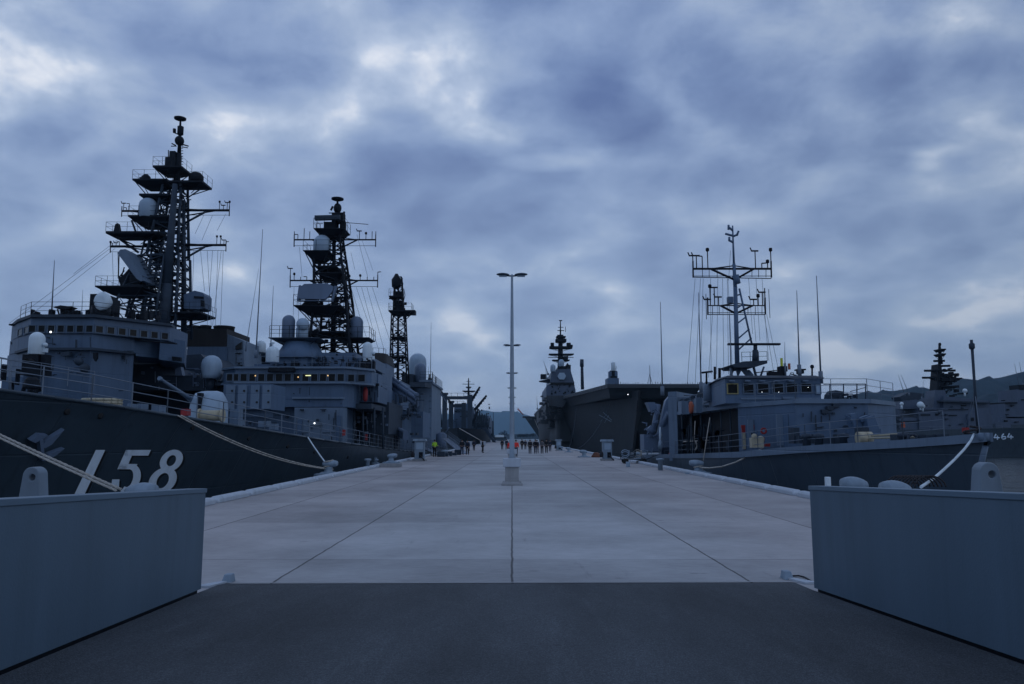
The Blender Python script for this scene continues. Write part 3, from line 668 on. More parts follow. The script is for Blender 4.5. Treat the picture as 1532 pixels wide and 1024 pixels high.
wn = [(339.5, 560, 348, 570), (350, 560, 357, 570)] + [(360 + i * 13.2, 560, 369.5 + i * 13.2, 570.5) for i in range(0, 12)]
winrow(bridge, wn, Yb - .01, FRAMEM)
for (x0, x1, Y0) in [(521, 530, 62.2), (536, 546, 62.9)]: winrow(bridge, [(x0, 561, x1, 571)], Y0, FRAMEM)
m = MB(); m.pbox(457, 561.5, 465, 562.8, Yb - .1, .03); m.build('window_lamp', LAMPY, bridge)
for (x, y) in [(382, 562.5), (446, 564.5), (490.5, 562.3)]: m = MB(); m.sph(A(x, y, Yb - .1), .055, 8); m.build('window_lamp', LAMPW, bridge)
m = MB(); m.prism(plan([(402, 61.4), (440, 61.4), (446, 63), (398, 63)]), A(420, 557, Yb).z, A(420, 551, Yb).z); m.build('canopy', DARKG, bridge)
# light panel wall in front of the lower deckhouse
m = MB(); m.pbox(438, 610, 514, 690, 61.6, 1.4); dh = m.build('deckhouse', WALLC, SA)
m = MB(); m.pbox(443, 628, 452, 676, 61.45, .1); m.pbox(502, 622, 510, 676, 61.45, .1); m.build('door', WALLG, dh)
m = MB(); greeble(m, 440, 612, 508, 660, 61.55, 26, random.Random(5), 2, 8); m.bsplit('wall_fitting', MASTM, dh)
m = MB(); m.sph(A(470.5, 633.5, 61.35), .06, 8); m.build('deck_lamp', LAMPC, dh)
m = MB(); greeble(m, 356, 575, 540, 607, 61.95, 34, random.Random(8), 1, 4, .2); greeble(m, 340, 618, 436, 650, 63, 30, random.Random(9), 2, 8, .5); m.bsplit('wall_fitting', MASTM, bridge)
# superstructure above the bridge: roof house, mast pedestal
m = MB(); m.pbox(404, 534, 460, 552, 64.5, 6); m.pbox(455, 528, 532, 552, 66, 7); m.pbox(532, 536, 560, 552, 66.5, 6); m.pbox(400, 532.6, 466, 534.2, 64.1, 7)
m.pbox(380, 545, 405, 553, 63.5, 5); rh = m.build('roof_house', WALLG, SA)
m = MB(); greeble(m, 405, 536, 556, 550, 64.4, 60, random.Random(12), 1.5, 6, .6); greeble(m, 470, 529, 530, 545, 65.9, 34, random.Random(13), 1.5, 5, .5); m.pbox(435, 541, 446, 549, 64, .6); m.bsplit('roof_fitting', DARKG, rh)
m = MB(); m.rail([A(385, 551, 62.3), A(440, 551, 62.3), A(520, 551, 62.3), A(556, 552, 64)], .95, 1.4, .022, 2); m.build('railing', RAILM, rh)
c = A(449, 548, 67); m = MB(); m.lathe(c, [(2.15, 0), (2.0, 1.0), (1.35, A(449, 513, 67).z - c.z)], 24); ped = m.build('director_pedestal', WALLG, SA)
m = MB(); m.plat(410, 484, 508.5, 67, 3.2, .12, .5, .55); pf = m.build('platform', MASTM, ped)
m = MB(); z = A(412, 508, 67).z; m.rail([(A(411, 508, 67).x, 65.5, z), (A(440, 508, 67).x, 65.5, z), (A(482, 508, 67).x, 65.5, z)], 1.0, .8, .025, 3); m.build('railing', DARKG, ped)
m = MB(); c = A(452, 508, 67); m.cyl(c, .55, 0, 1.0, 14); m.lathe(A(452, 485, 66.3), [(.1, -.2), (.52, 0), (.56, .25), (.5, .5)], 20, (0, 1, 0)); m.build('fire_director', DOMEG, ped)
m = MB(); c = A(431, 507.5, 67); m.dome((c.x, 67, c.z), .56, A(431, 481, 67).z - c.z, 18); m.build('radome', DOMED, ped)
# SATCOM domes
m = MB(); c = A(415, 545, 64); m.dome((c.x, 62.6, c.z), .53, A(415, 530, 64).z - c.z, 18, .9); m.tube((c.x, 62.6, c.z + 1.3), (c.x, 62.6, c.z + 1.62), .04); m.box(c.x - .1, c.x + .1, 62.5, 62.7, c.z + 1.55, c.z + 1.66); m.build('satellite_dome', WHITE, SA)
ciws(SA, 549.5, 512, 541, 566, 66, 14.5)
m = MB(); m.pbox(538, 560, 566, 602, 66.5, 5); m.pbox(556, 548, 572, 600, 71, 6); cw = m.build('sponson', WALLG, SA)
m = MB(); greeble(m, 530, 562, 572, 600, 66.3, 40, random.Random(14), 2, 6, .5); m.bsplit('sponson_fitting', DARKG, cw)
m = MB(); p = A(546.5, 590, 65.2); m.lathe(p, [(.12, -.62), (.2, -.45), (.22, .3), (.12, .62)], 10); m.build('life_jacket_rack', RED, SA)
# midships: dark sheltered deck, superstructure to the hangar
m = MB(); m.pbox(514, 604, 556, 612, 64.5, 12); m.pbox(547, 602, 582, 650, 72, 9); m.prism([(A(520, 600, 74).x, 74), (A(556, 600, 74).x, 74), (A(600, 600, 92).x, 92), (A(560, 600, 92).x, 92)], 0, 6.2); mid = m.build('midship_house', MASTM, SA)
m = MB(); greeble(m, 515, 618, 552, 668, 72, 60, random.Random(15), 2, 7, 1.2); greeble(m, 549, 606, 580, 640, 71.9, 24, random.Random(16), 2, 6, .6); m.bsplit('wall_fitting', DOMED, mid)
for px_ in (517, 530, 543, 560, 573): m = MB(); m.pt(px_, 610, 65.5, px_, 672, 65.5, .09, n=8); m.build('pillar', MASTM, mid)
for (x, y, Y) in [(514, 648, 61), (547, 655, 66)]: m = MB(); m.pbox(x - 2, y - 5, x + 2, y + 4, Y, .3); m.build('fire_box', RED, SA)
# boat deck edge and torpedo tubes
m = MB(); m.pbox(575, 616, 628, 620, 84, 10); m.pbox(615, 616, 633, 655, 84.2, 7); m.pbox(560, 570, 600, 612, 88, 8); bd = m.build('boat_deck', WALLG, SA)
m = MB(); m.rail([A(575, 615.8, 84.2), A(632, 615.8, 84.2)], 1.0, 1.2, .03, 3); m.build('railing', RAILM, bd)
for k in range(3):
    m = MB(); p = A(590, 640 + k * 3.4, 80); q_ = A(606, 648 + k * 3.4, 76); m.tube(p, q_, .26, n=12); m.tube(q_, q_ + (q_ - p) * .05, .3, n=12); m.build('torpedo_tube', DOMED, SA)
# missile canisters
for k in range(2):
    for j in range(2):
        m = MB(); p = A(586, 571 + k * 9 - j * 5, 86 + j * .6); q_ = A(624, 597 + k * 9 - j * 5, 80 + j * .6); m.tube(p, q_, .22, n=14)
        for t_ in (.02, .33, .66, .96): r_ = p.lerp(q_, t_); m.tube(r_, r_ + (q_ - p) * .03, .27, n=14)
        m.build('missile_canister', DOMED, SA)
# funnel
m = MB(); c = A(549, 590, 84)
fz0, fz1 = A(549, 596, 84).z, A(549, 545, 84).z; fx0, fx1 = A(524, 560, 84).x, A(580, 560, 84).x
def rrect(x0, x1, y0, y1, r, n=5):
    o = []
    for cx, cy, a0 in ((x1 - r, y1 - r, 0), (x0 + r, y1 - r, 90), (x0 + r, y0 + r, 180), (x1 - r, y0 + r, 270)):
        for i in range(n + 1): a = R(a0 + 90 * i / n); o.append((cx + r * math.cos(a), cy + r * math.sin(a)))
    return o
m.prism(rrect(fx0, fx1, 82, 90, 1.4), fz0, fz1); fn = m.build('funnel', WALLG, SA)
m = MB(); m.prism(rrect(fx0 - .05, fx1 + .05, 81.95, 90.05, 1.42), fz1 + .002, A(549, 530.5, 84).z, rrect(fx0 + .3, fx1 - .1, 82.3, 89.5, 1.3)); m.build('funnel_cap', SOOT, fn)
m = MB(); z = A(549, 530.5, 84).z; m.rail([(x, y, z) for x, y in rrect(fx0 + .4, fx1 - .2, 82.5, 89, 1.2, 3)], .55, 2, .025, 1); m.build('funnel_rail', DARKG, fn)
# main lattice mast
def legs(l, r, y, Y, d): a = A(l, y, Y); b = A(r, y, Y); return [(a.x, Y - d / 2, a.z), (b.x, Y - d / 2, a.z), (b.x, Y + d / 2, a.z), (a.x, Y + d / 2, a.z)]
YM = 70.0
m = MB(); m.truss(legs(468, 532, 548, YM, 4.0), legs(476, 523, 455, YM, 3.0), 6, .15, .065); m.truss(legs(476, 523, 455, YM, 3.0), legs(474, 514, 385, YM, 2.2), 5, .14, .065); m.truss(legs(482, 514, 385, YM, 2.0), legs(490, 510, 345, YM, 1.2), 3, .11, .06)
m.truss(legs(498, 527, 548, YM + 1, 1.6), legs(500, 514, 400, YM + 1, 1.2), 9, .09, .05)
m.pt(498, 548, YM, 500, 350, YM, .24, .16, 10)
mastA = m.build('mast', DARKG, SA)
def mastplat(par, *a, rail=True, **k):
    m = MB(); m.plat(*a, **k)
    px0, px1, py, Y, d = a[:5]; z = A(px0, py, Y).z; x0, x1 = A(px0, py, Y).x, A(px1, py, Y).x
    if rail: m.rail([(x0, Y + d / 2, z), (x0, Y - d / 2, z), (x1, Y - d / 2, z), (x1, Y + d / 2, z)], .95, 1.1, .022, 2)
    return m.build('platform', DARKG, par)
mastplat(mastA, 447, 516, 461.5, YM - .6, 3.6, h=.15, inset=.5, under=1.3)
mastplat(mastA, 459, 497, 379.5, YM - .4, 2.6, h=.12, inset=.6, under=1.5)
mastplat(mastA, 474, 520, 346.5, YM, 2.4, h=.12, inset=.5, under=1.0)
mastplat(mastA, 505, 557, 508, YM, 3.0, h=.12, inset=.6, under=.5); mastplat(mastA, 460, 520, 499, YM, 3.4, h=.15, inset=.2, under=.5)
mastplat(mastA, 480, 518, 412, YM, 2.6, h=.2, inset=.3, under=.9, rail=False); mastplat(mastA, 476, 508, 402, YM, 2.6, h=.2, inset=.3, under=.4, rail=False)
m = MB(); c = A(482, 379.3, YM - .5); m.dome((c.x, YM - .6, c.z), .80, A(482, 367, YM).z - c.z, 22); m.build('radome', DOMEG, mastA)
m = MB(); c = A(534, 507.8, YM); m.dome((c.x, YM - .3, c.z), .60, A(534, 484, YM).z - c.z, 20); m.build('radome', DOMED, mastA)
m = MB()   # big slab radar
m.extr([(444, 447), (449, 430), (455, 425), (489, 424), (499, 429), (497, 436), (490, 445), (486, 448)], YM - 2.6, .35); m.extr([(444, 448), (447, 427), (450, 427), (447, 449.5), (496, 449.5), (500, 428), (503, 428), (497, 450.5), (444, 450.5)], YM - 2.5, .5)
m.build('radar_antenna', DOMED, mastA)
m = MB(); m.pt(459, 448, YM - 2, 465, 459, YM - 1.5, .12); m.pt(484, 448, YM - 2, 476, 459, YM - 1.5, .12); m.lathe((A(471, 461, YM).x, YM - 1.2, A(471, 461, YM).z), [(.9, 0), (.7, .25), (.45, .7)], 14); m.build('radar_pedestal', DARKG, mastA)
def yard(par, xl, xr, y, Y, xm, hang=8, dips=True, st=None, r=.075):
    m = MB(); a, b = A(xl, y, Y), A(xr, y, Y); m.tube(a, b, r, n=6); 
    a2, b2 = A(xl, y + hang * .9, Y), A(xr, y + hang * .9, Y); m.tube(a2, b2, .022, n=4)
    m.tube(a + Vector((0, 0, .5)), a2 + Vector((0, 0, -.1)), .05); m.tube(b + Vector((0, 0, .5)), b2 + Vector((0, 0, -.1)), .05)
    w_ = xr - xl
    for f in (.22, .78): m.tube(A(xl + w_ * f, y, Y), A(xm, y + w_ * .14, Y), .07, n=6); m.tube(A(xl + w_ * f, y, Y), A(xm, y - w_ * .04, Y), .04, n=5)
    o = m.build('yardarm', DARKG, par)
    rr = random.Random(int(xl * 7 + y))
    for f in (0.0, .045, .12, .19, .8, .88, .955, 1.0):
        m = MB(); p = A(xl + w_ * f, y, Y); h_ = rr.choice((.35, .5, .8, 1.1)); m.tube(p, p + Vector((0, 0, h_)), .035, n=5)
        k = rr.random()
        if k < .3: m.lathe(p + Vector((0, 0, h_)), [(.05, 0), (.11, .04), (.11, .2), (.05, .24)], 8)
        elif k < .55: m.box(p.x - .2, p.x + .2, Y - .05, Y + .05, p.z + h_, p.z + h_ + .08); m.tube(p + Vector((-.2, 0, h_)), p + Vector((-.3, 0, h_ + .25)), .04, n=4)
        elif k < .75: m.tube(p + Vector((0, 0, h_)), p + Vector((.3 if f > .5 else -.3, 0, h_ + .02)), .04, n=4)
        m.build('antenna', DARKG, o)
    return o
yard(mastA, 440, 562, 359, YM, 500, 10); yard(mastA, 434, 565, 420, YM, 500, 10)
m = MB()
for (x0, y0, x1, y1) in [(534, 351, 550, 414), (541, 358, 558, 405), (525, 378, 531, 404), (448, 370, 452, 415), (525, 430, 549, 508), (533, 430, 560, 510), (541, 430, 565, 520), (549, 430, 575, 525), (557, 430, 590, 530), (517, 430, 540, 508), (440, 430, 436, 548), (448, 430, 444, 548), (456, 430, 458, 505)]:
    m.pt(x0, y0, YM, x1, y1, YM - 1, .016, n=4)
m.bsplit('rigging', RAILM, SA)
# top mast
m = MB(); m.pt(504, 350, YM, 505, 298, YM, .2, .09, 8); m.pbox(484, 332, 502, 345, YM - .6, 1.3); m.pbox(496, 318, 514, 332, YM - .4, .9); m.sph(A(505, 312, YM), .38, 10, 1.3); m.pbox(508, 330, 516, 344, YM - .3, .7)
m.lathe(A(505, 299, YM), [(.3, -.1), (.57, 0), (.57, .12), (.3, .2)], 20); m.pt(495, 315, YM, 498, 309, YM, .1); m.pt(514, 328, YM, 515, 317, YM, .1); m.pt(492, 319, YM, 512, 319, YM, .05); m.pt(514, 333, YM, 551, 336, YM, .03)
rr = random.Random(4)
for _ in range(26): x, y = rr.uniform(496, 514), rr.uniform(318, 350); m.pbox(x, y, x + rr.uniform(1, 4), y + rr.uniform(1, 4), YM + rr.uniform(-.8, .5), .3)
m.pt(479, 346, YM, 479, 335, YM, .03); m.pt(473, 346, YM, 473, 335, YM, .03); m.pt(473, 335, YM, 483, 335, YM, .025)
m.build('topmast', DARKG, mastA)
m = MB(); m.extr([(470.5, 322.5), (508, 321.5), (508, 328), (470.5, 329)], YM - 1.2, .4); m.build('radar_antenna', MASTM, mastA)
m = MB(); rr = random.Random(21)
for _ in range(64):
    y = rr.uniform(355, 540); x = rr.uniform(484 if y < 400 else 476, 516 if y < 400 else 522); m.pbox(x, y, x + rr.uniform(1, 5), y + rr.uniform(1, 5), YM + rr.uniform(-1.2, 1), .35)
for _ in range(26): x, y = rr.uniform(480, 512), rr.uniform(380, 540); m.pt(x, y, YM - 1, x + rr.uniform(-8, 8), y + rr.uniform(10, 26), YM - 1, .04, n=4)
m.bsplit('mast_fitting', DARKG, mastA)
# after mast
YA = 104.0
m = MB(); m.truss(legs(584, 611, 590, YA, 2.4), legs(587, 606, 472, YA, 1.6), 8, .12, .06); m.truss(legs(589, 604, 472, YA, 1.3), legs(591, 601, 415, YA, .8), 4, .1, .05); m.pt(595, 590, YA, 596, 420, YA, .2, .12, 8); am = m.build('after_mast', DARKG, SA)
mastplat(am, 583, 617, 466, YA, 2.2, h=.3, inset=.4, under=.9); mastplat(am, 583, 603, 444, YA, 1.5, h=.3, inset=.3, under=.3)
mastplat(am, 586, 608, 505, YA, 2, h=.2, inset=.3, under=.5, rail=False); mastplat(am, 585, 609, 534, YA, 2.2, h=.2, inset=.2, under=.2, rail=False)
m = MB(); m.lathe(A(593, 424, YA), [(.3, -.8), (.62, -.5), (.68, .5), (.4, .9), (.2, 1.3)], 12); m.pbox(588, 436, 602, 444, YA, .9); m.pbox(590, 450, 603, 465, YA - .4, 1); m.pbox(606, 464, 621, 470, YA - .3, 1.4); m.pt(592, 416, YA, 592, 410, YA, .08); m.pt(582, 447, YA, 590, 447, YA, .12)
m.path([A(599, 418, YA), A(603, 424, YA), A(602, 435, YA)], .05); m.path([A(604, 432, YA), A(606, 442, YA), A(604, 450, YA)], .05); m.build('after_radar', DARKG, am)
m = MB(); rr = random.Random(6)
for _ in range(60): y = rr.uniform(445, 588); x = rr.uniform(589, 605); m.pbox(x, y, x + rr.uniform(1, 4), y + rr.uniform(1, 4), YA + rr.uniform(-.8, .8), .3)
m.bsplit('mast_fitting', DARKG, am)
# hangar
YH = 106.0
m = MB(); zt = A(640, 572, YH).z; x0, x1 = A(600, 600, YH).x, A(654.5, 600, YH).x
m.prism([(x0, YH + 4), (A(629, 600, YH).x, YH), (A(646, 600, YH).x, YH), (-11.5, YH + 2.5), (-11.5, YH + 19), (-24, YH + 19), (-24, YH + 6)], 0.2, zt); hg = m.build('hangar', WALLC, SA)
m = MB(); m.prism([(A(627, 600, YH).x, YH - .3), (A(648, 600, YH).x, YH - .3), (-11.2, YH + 2.4), (-11.2, YH + 19), (-13, YH + 19), (A(627, 600, YH).x, YH + 2)], zt, zt + .3); m.build('ledge', WALLC, hg)
m = MB(); m.prism([(A(618, 600, YH).x, YH - 4), (A(640, 600, YH).x, YH - 3.6), (A(646, 600, YH).x, YH - .5), (A(618, 600, YH).x, YH - .5)], zt - .9, zt - .3); m.build('platform', MASTM, hg)
m = MB(); m.rail([(A(628, 600, YH).x, YH - .2, zt + .3), (A(647, 600, YH).x, YH - .2, zt + .3), (-11.3, YH + 2.5, zt + .3), (-11.3, YH + 18, zt + .3)], 1.1, 1.6, .03, 3); m.build('railing', MASTM, hg)
m = MB(); greeble(m, 630, 582, 645, 655, YH - .01, 18, random.Random(17), 1, 4, .4); m.bsplit('wall_fitting', MASTM, hg)
m = MB(); c = A(624, 572, 112); m.dome((A(624.5, 572, 112).x, 112, zt + .5), 1.28, A(624, 542, 112).z - zt - .5, 22, 1.0); m.build('radome', DOMEG, SA)
m = MB(); m.dome((A(628.5, 572, 108).x, 108, zt + .1), .82, A(628, 552, 108).z - zt - .1, 20, 1.0); m.build('radome', DOMED, SA)
m = MB(); m.pbox(600, 560, 618, 620, 106.5, 6); m.pbox(612, 555, 624, 575, 113, 3); m.build('gear_house', MASTM, SA)
m = MB(); m.pbox(640, 566, 646, 572, YH, 1); m.pt(643, 572, YH, 643, 560, YH, .12); m.pt(652, 574, YH + 2, 652, 564, YH + 2, .07); m.build('sensor', DARKG, SA)
m = MB(); m.pt(659, 589, 118, 668, 603, 121, .1); m.pt(661, 655, 122, 672, 640, 120, .1); m.lathe(A(660, 672, 118), [(.8, 0), (.8, 2.2), (.3, 2.5)], 14); m.bsplit('stern_gear', DOMED, SA)
rr = random.Random(19)
m = MB()
for _ in range(60):
    x = rr.uniform(556, 628); y = rr.uniform(588, 660); Yk = 81 - (x - 556) * .02; k = rr.random()
    if k < .4: m.pbox(x, y, x + rr.uniform(1.5, 7), y + rr.uniform(1.5, 9), Yk, rr.uniform(.4, 1.4))
    elif k < .8: m.pt(x, y, Yk, x + rr.uniform(-1, 1), y + rr.uniform(8, 26), Yk, rr.choice((.04, .06, .1)), n=5)
    else: m.pt(x, y, Yk, x + rr.uniform(6, 14), y + rr.uniform(-1, 2), Yk, .05, n=5)
m.bsplit('deck_gear', MASTM, SA)
whips(SA, [(383, 530, 393, 343, 64, .06), (368, 520, 387, 402, 66, .03), (405, 520, 409, 428, 64, .045), (644, 570, 645, 482, 110, .06), (641, 572, 641, 548, 108, .05)])
# ================================================================== SHIP B : outboard destroyer
hB = Hull((-34.6, 14), (0, 1), 132, 7.3, lambda s, x, y: 3.4 - .02 * s + .9 * max(0, 1 - s / 40) ** 2, rake=7, ent=(42, 66))
SB = thing('destroyer', 'larger outboard grey destroyer with the tallest lattice mast, behind hull number 158', 'warship', (-34.6, 60, -2.2))
hB.mb.build('hull', HULL, SB)
YB = 57.0; ctr = 0
m = MB(); zr = A(90, 476, YB).z; zwb = A(90, 499, YB).z
def planB(pts): return [(A(px, 500, Y).x, Y) for px, Y in pts]
m.prism(planB([(17, 61.5), (26, 59.5), (45, YB), (139, YB), (254, 61.5), (281, 66), (270, 72), (40, 72)]), zwb, zr)
zl = A(90, 522, YB).z
m.prism(planB([(16, 61.6), (28, 59.3), (46, YB + .2), (138.5, YB + .2), (203, 60.2), (262, 64), (262, 72), (40, 72)]), zl, zwb - .02)
m.prism(planB([(14, 61.8), (30, 59.5), (47, YB + .35), (138, YB + .35), (202, 60.3), (203, 68), (40, 72)]), 1.5, zl - .02)
brB = m.build('bridge', WALLG, SB)
m = MB()
m.prism(planB([(24, 59.3), (43, YB - .2), (140, YB - .2), (203, 59.8), (202, 62), (45, 62)]), zl - .12, zl + .06)
m.prism(planB([(17, 61.2), (24, 59), (44, YB - .35), (141, YB - .35), (256, 61.3), (262, 63), (45, 63)]), zr, zr + .22)
m.build('ledge', MASTM, brB)
wn = [(43.5 + i * 14.3, 487.5, 53.5 + i * 14.3, 497) for i in range(7)]
winrow(brB, wn, YB - .01, FRAMEM, fw=.05)
# slanted side windows
def slantwins(par, p0, p1, Yp0, Yp1, n, zb_, zt_, fm, w_=.68):
    a = Vector((A(p0, 500, Yp0).x, Yp0, 0)); b = Vector((A(p1, 500, Yp1).x, Yp1, 0)); d = (b - a); nrm = Vector((d.y, -d.x, 0)).normalized()
    for i in range(n):
        s0 = a + d * ((i + .5 - w_ / 2) / n); s1 = a + d * ((i + .5 + w_ / 2) / n)
        def slab2(e, o0, o1):
            u = d.normalized() * e; P = [s0 - u, s1 + u]
            return [P[0] + nrm * o0, P[1] + nrm * o0, P[1] + nrm * o1, P[0] + nrm * o1]
        def bx(m, e, o0, o1, z0, z1):
            q_ = slab2(e, o0, o1); m.hexa([(p.x, p.y, z0) for p in q_], [(p.x, p.y, z1) for p in q_])
        m = MB(); bx(m, .06, .0, .07, zb_ - .06, zb_); bx(m, .06, .0, .07, zt_, zt_ + .06); 
        for s_ in (s0, s1):
            u = d.normalized() * .04; q_ = [s_ - u, s_ + u, s_ + u + nrm * .07, s_ - u + nrm * .07]; m.hexa([(p.x, p.y, zb_) for p in q_], [(p.x, p.y, zt_) for p in q_])
        o = m.build('window', fm, par); m = MB(); bx(m, -.03, .0, .03, zb_ + .001, zt_ - .001); m.build('pane', GLASS, o)
slantwins(brB, 139, 254, YB, 61.5, 7, A(90, 497, YB).z, A(90, 487.5, YB).z, FRAMEM)
slantwins(brB, 26, 45, 59.5, YB, 2, A(90, 497, YB).z, A(90, 487.5, YB).z, FRAMEM)
m = MB(); m.sph(A(75.8, 497, 56.7), .07, 8); m.build('deck_lamp', LAMPC, brB)
m = MB(); rr = random.Random(31)
greeble(m, 62, 503, 138, 560, YB, 46, rr, 1.5, 5, .25); greeble(m, 142, 505, 200, 590, 59.5, 20, rr, 1.5, 5, .2); m.extr([(90, 528), (103, 526), (104, 532), (91, 533)], YB - .3, .4)
m.sph(A(118, 541, 56.6), .32, 10); m.sph(A(127, 551, 56.6), .36, 10); m.bsplit('wall_fitting', MASTM, brB)
m = MB(); m.extr([(139, 528), (145, 528), (145, 536), (142, 541), (139, 536)], 56.9, .2); m.build('badge', DARKG, brB)
m = MB(); z = zr + .22
m.rail([(A(30, 480, 59).x, 59, z), (A(45, 480, YB).x, YB, z), (A(139, 480, YB).x, YB, z), (A(250, 480, 61.3).x, 61.3, z)], 1.0, 1.5, .024, 3); m.build('railing', DARKG, brB); m = MB()
for _ in range(48):
    x = rr.uniform(38, 240); m.pbox(x, rr.uniform(462, 472), x + rr.uniform(1, 6), 478, 58.5 + rr.uniform(0, 4) + (x - 139) * .03 * (x > 139), .5)
m.bsplit('roof_fitting', DARKG, brB)
m = MB(); m.extr([(79, 460), (90, 457), (108, 459), (100, 463), (88, 463)], 58, .8); m.pt(93, 463, 58.3, 93, 476, 58.3, .14); m.pt(86, 463, 58.3, 90, 476, 58.3, .06); m.pt(99, 463, 58.3, 96, 476, 58.3, .06); m.build('bridge_antenna', DARKG, SB)
m = MB(); m.extr([(13, 485), (26, 484), (40, 477), (40, 479), (26, 487), (13, 487)], 60.5, 1.2); m.extr([(16, 513), (30, 503), (26, 518), (20, 524)], 61, 3); m.build('bridge_wing', DARKG, SB)
m = MB(); m.prism(planB([(240, 61.0), (278, 64.0), (281, 70), (246, 70)]), A(260, 540, 62).z, A(260, 506, 62).z); m.prism(planB([(205, 60.3), (262, 63.4), (270, 66), (210, 66)]), A(230, 536, 62).z, A(230, 507, 62).z); wg = m.build('bridge_wing', WALLG, SB)
m = MB(); m.extr([(201, 507.5), (262, 513), (262, 515), (201, 509.5)], 60, .4); m.extr([(257, 533.5), (270, 535), (270, 541), (257, 540)], 62, .3); m.bsplit('wing_fitting', DARKG, wg)
# director beside the bridge mast
m = MB(); c = A(150, 476, 60); m.cyl(c, .7, -.2, .9, 14); m.pbox(133, 440, 158, 468, 60.2, 1.8); m.pbox(157, 446, 167, 466, 60.4, 1.4); d_ = m.build('fire_director', DARKG, SB)
m = MB(); m.lathe(A(151, 450.5, 59.2), [(.3, .9), (.68, .35), (.74, .1), (.68, 0), (.35, -.08)], 24, (.25, 1, 0)); m.build('dish', WHITE, d_)
# CIWS on the fore deck
ciws(SB, 54, 497, 531, 562, 50, 22)
m = MB(); m.pbox(32, 560, 62, 600, 50.5, 3); m.pbox(0, 564, 34, 600, 53, 2); m.pbox(58, 556, 88, 605, 52.6, 3); dkb = m.build('foredeck_house', WALLG, SB)
m = MB(); m.pbox(68, 562, 75, 590, 52.45, .15); m.build('door', WALLC, dkb)
m = MB(); m.pbox(66, 561, 67.5, 592, 52.4, .2); m.pbox(76, 561, 77.5, 592, 52.4, .2); greeble(m, 60, 560, 86, 590, 52.55, 14, rr, 1, 4, .2)
for (x, y, w_) in [(12, 570, 4), (0, 545, 5), (22, 552, 3), (40, 570, 6), (47, 578, 5)]: m.pbox(x, y, x + w_, y + 24, 49, .4)
m.lathe(A(47, 582, 47), [(.5, 0), (.5, .2), (.4, .25), (.42, .5), (.25, .7)], 14); m.path([A(34, 588, 47.5), A(38, 573, 47.5), A(48, 568, 47.5), A(57, 574, 47.5), A(60, 586, 47.5)], .12, 8); m.bsplit('foredeck_fitting', DARKG, dkb)
m = MB(); m.rail([A(0, 566, 46), A(60, 572, 48), A(140, 584, 50)], 1.2, 1.7, .03, 3); m.pt(15, 538, 46, 15, 590, 46, .08); m.pt(0, 535, 46, 15, 538, 46, .03); m.build('railing', RAILM, SB)
# after body
m = MB(); zt2 = A(260, 563, 66).z
m.extr([(196, 545), (235, 545), (245, 562), (290, 562), (340, 572), (345, 592), (330, 592), (300, 585), (260, 584), (196, 584)], 66, 8)
m.extr([(190, 580), (345, 585), (345, 640), (190, 640)], 70, 6); m.extr([(190, 538), (300, 530), (330, 560), (190, 562)], 75, 8)
ab = m.build('after_house', MASTM, SB)
m = MB(); greeble(m, 206, 545, 330, 580, 65.9, 40, rr, 2, 7, .6); m.extr([(262, 552), (270, 549), (273, 562), (262, 562)], 65.5, .6); m.bsplit('wall_fitting', DOMED, ab)
m = MB(); c = A(322.5, 567, 66); m.lathe((c.x, 65, A(322, 567, 65).z), [(.72, 0), (.74, .35), (.86, 1.0), (.84, 1.3), (.72, 1.62), (.5, 1.86), (.25, 1.97), (0, 2.0)], 24); dm = m.build('radome', DOMEG, SB)
m = MB(); m.tube((c.x, 65, A(322, 585, 65).z), (c.x, 65, A(322, 567, 65).z), .35, n=12); m.pbox(308, 574, 338, 577, 65, 1); m.build('radome_stand', MASTM, dm)
# funnel
YF = 84.0
m = MB(); m.pbox(278, 519, 340, 560, YF, 8); fb = m.build('funnel', WALLG, SB)
m = MB(); m.extr([(339.6, 500), (364, 510), (366, 560), (339.6, 560)], YF + .3, 6); m.build('funnel_side', WALLC, fb)
m = MB(); m.extr([(352, 518), (361, 512), (361, 522), (352, 523)], YF, .4); greeble(m, 341, 520, 362, 556, YF + .28, 18, rr, 2, 5, .4); m.bsplit('funnel_grille', BLACK, fb)
m = MB(); m.pbox(277, 492, 339.5, 518.8, YF + .05, 7.5)
for (cx, w_, t_) in [(288, 22, 488), (307, 16, 487.5), (334.5, 30, 489)]: c = A(cx, 510, YF + 3); r_ = w_ / 2 / F * (YF + 3); m.lathe((c.x, YF + 3, A(cx, 512, YF + 3).z), [(r_, 0), (r_, A(cx, t_ + 2, YF + 3).z - A(cx, 512, YF + 3).z), (r_ * 1.06, A(cx, t_ + 1.5, YF + 3).z - A(cx, 512, YF + 3).z), (r_ * 1.04, A(cx, t_, YF + 3).z - A(cx, 512, YF + 3).z)], 22)
m.build('funnel_cap', SOOT, fb)
m = MB(); m.pbox(365, 528, 420, 536, 92, 8); m.pbox(366, 536, 420, 560, 95, 8); greeble(m, 366, 524, 415, 534, 91.5, 20, rr, 2, 6, .6); m.build('after_deckhouse', MASTM, SB)
m = MB(); c = A(390, 528, 90); m.dome((c.x, 90, c.z), .58, A(390, 517, 90).z - c.z, 16); m.build('satellite_dome', WHITE, SB)
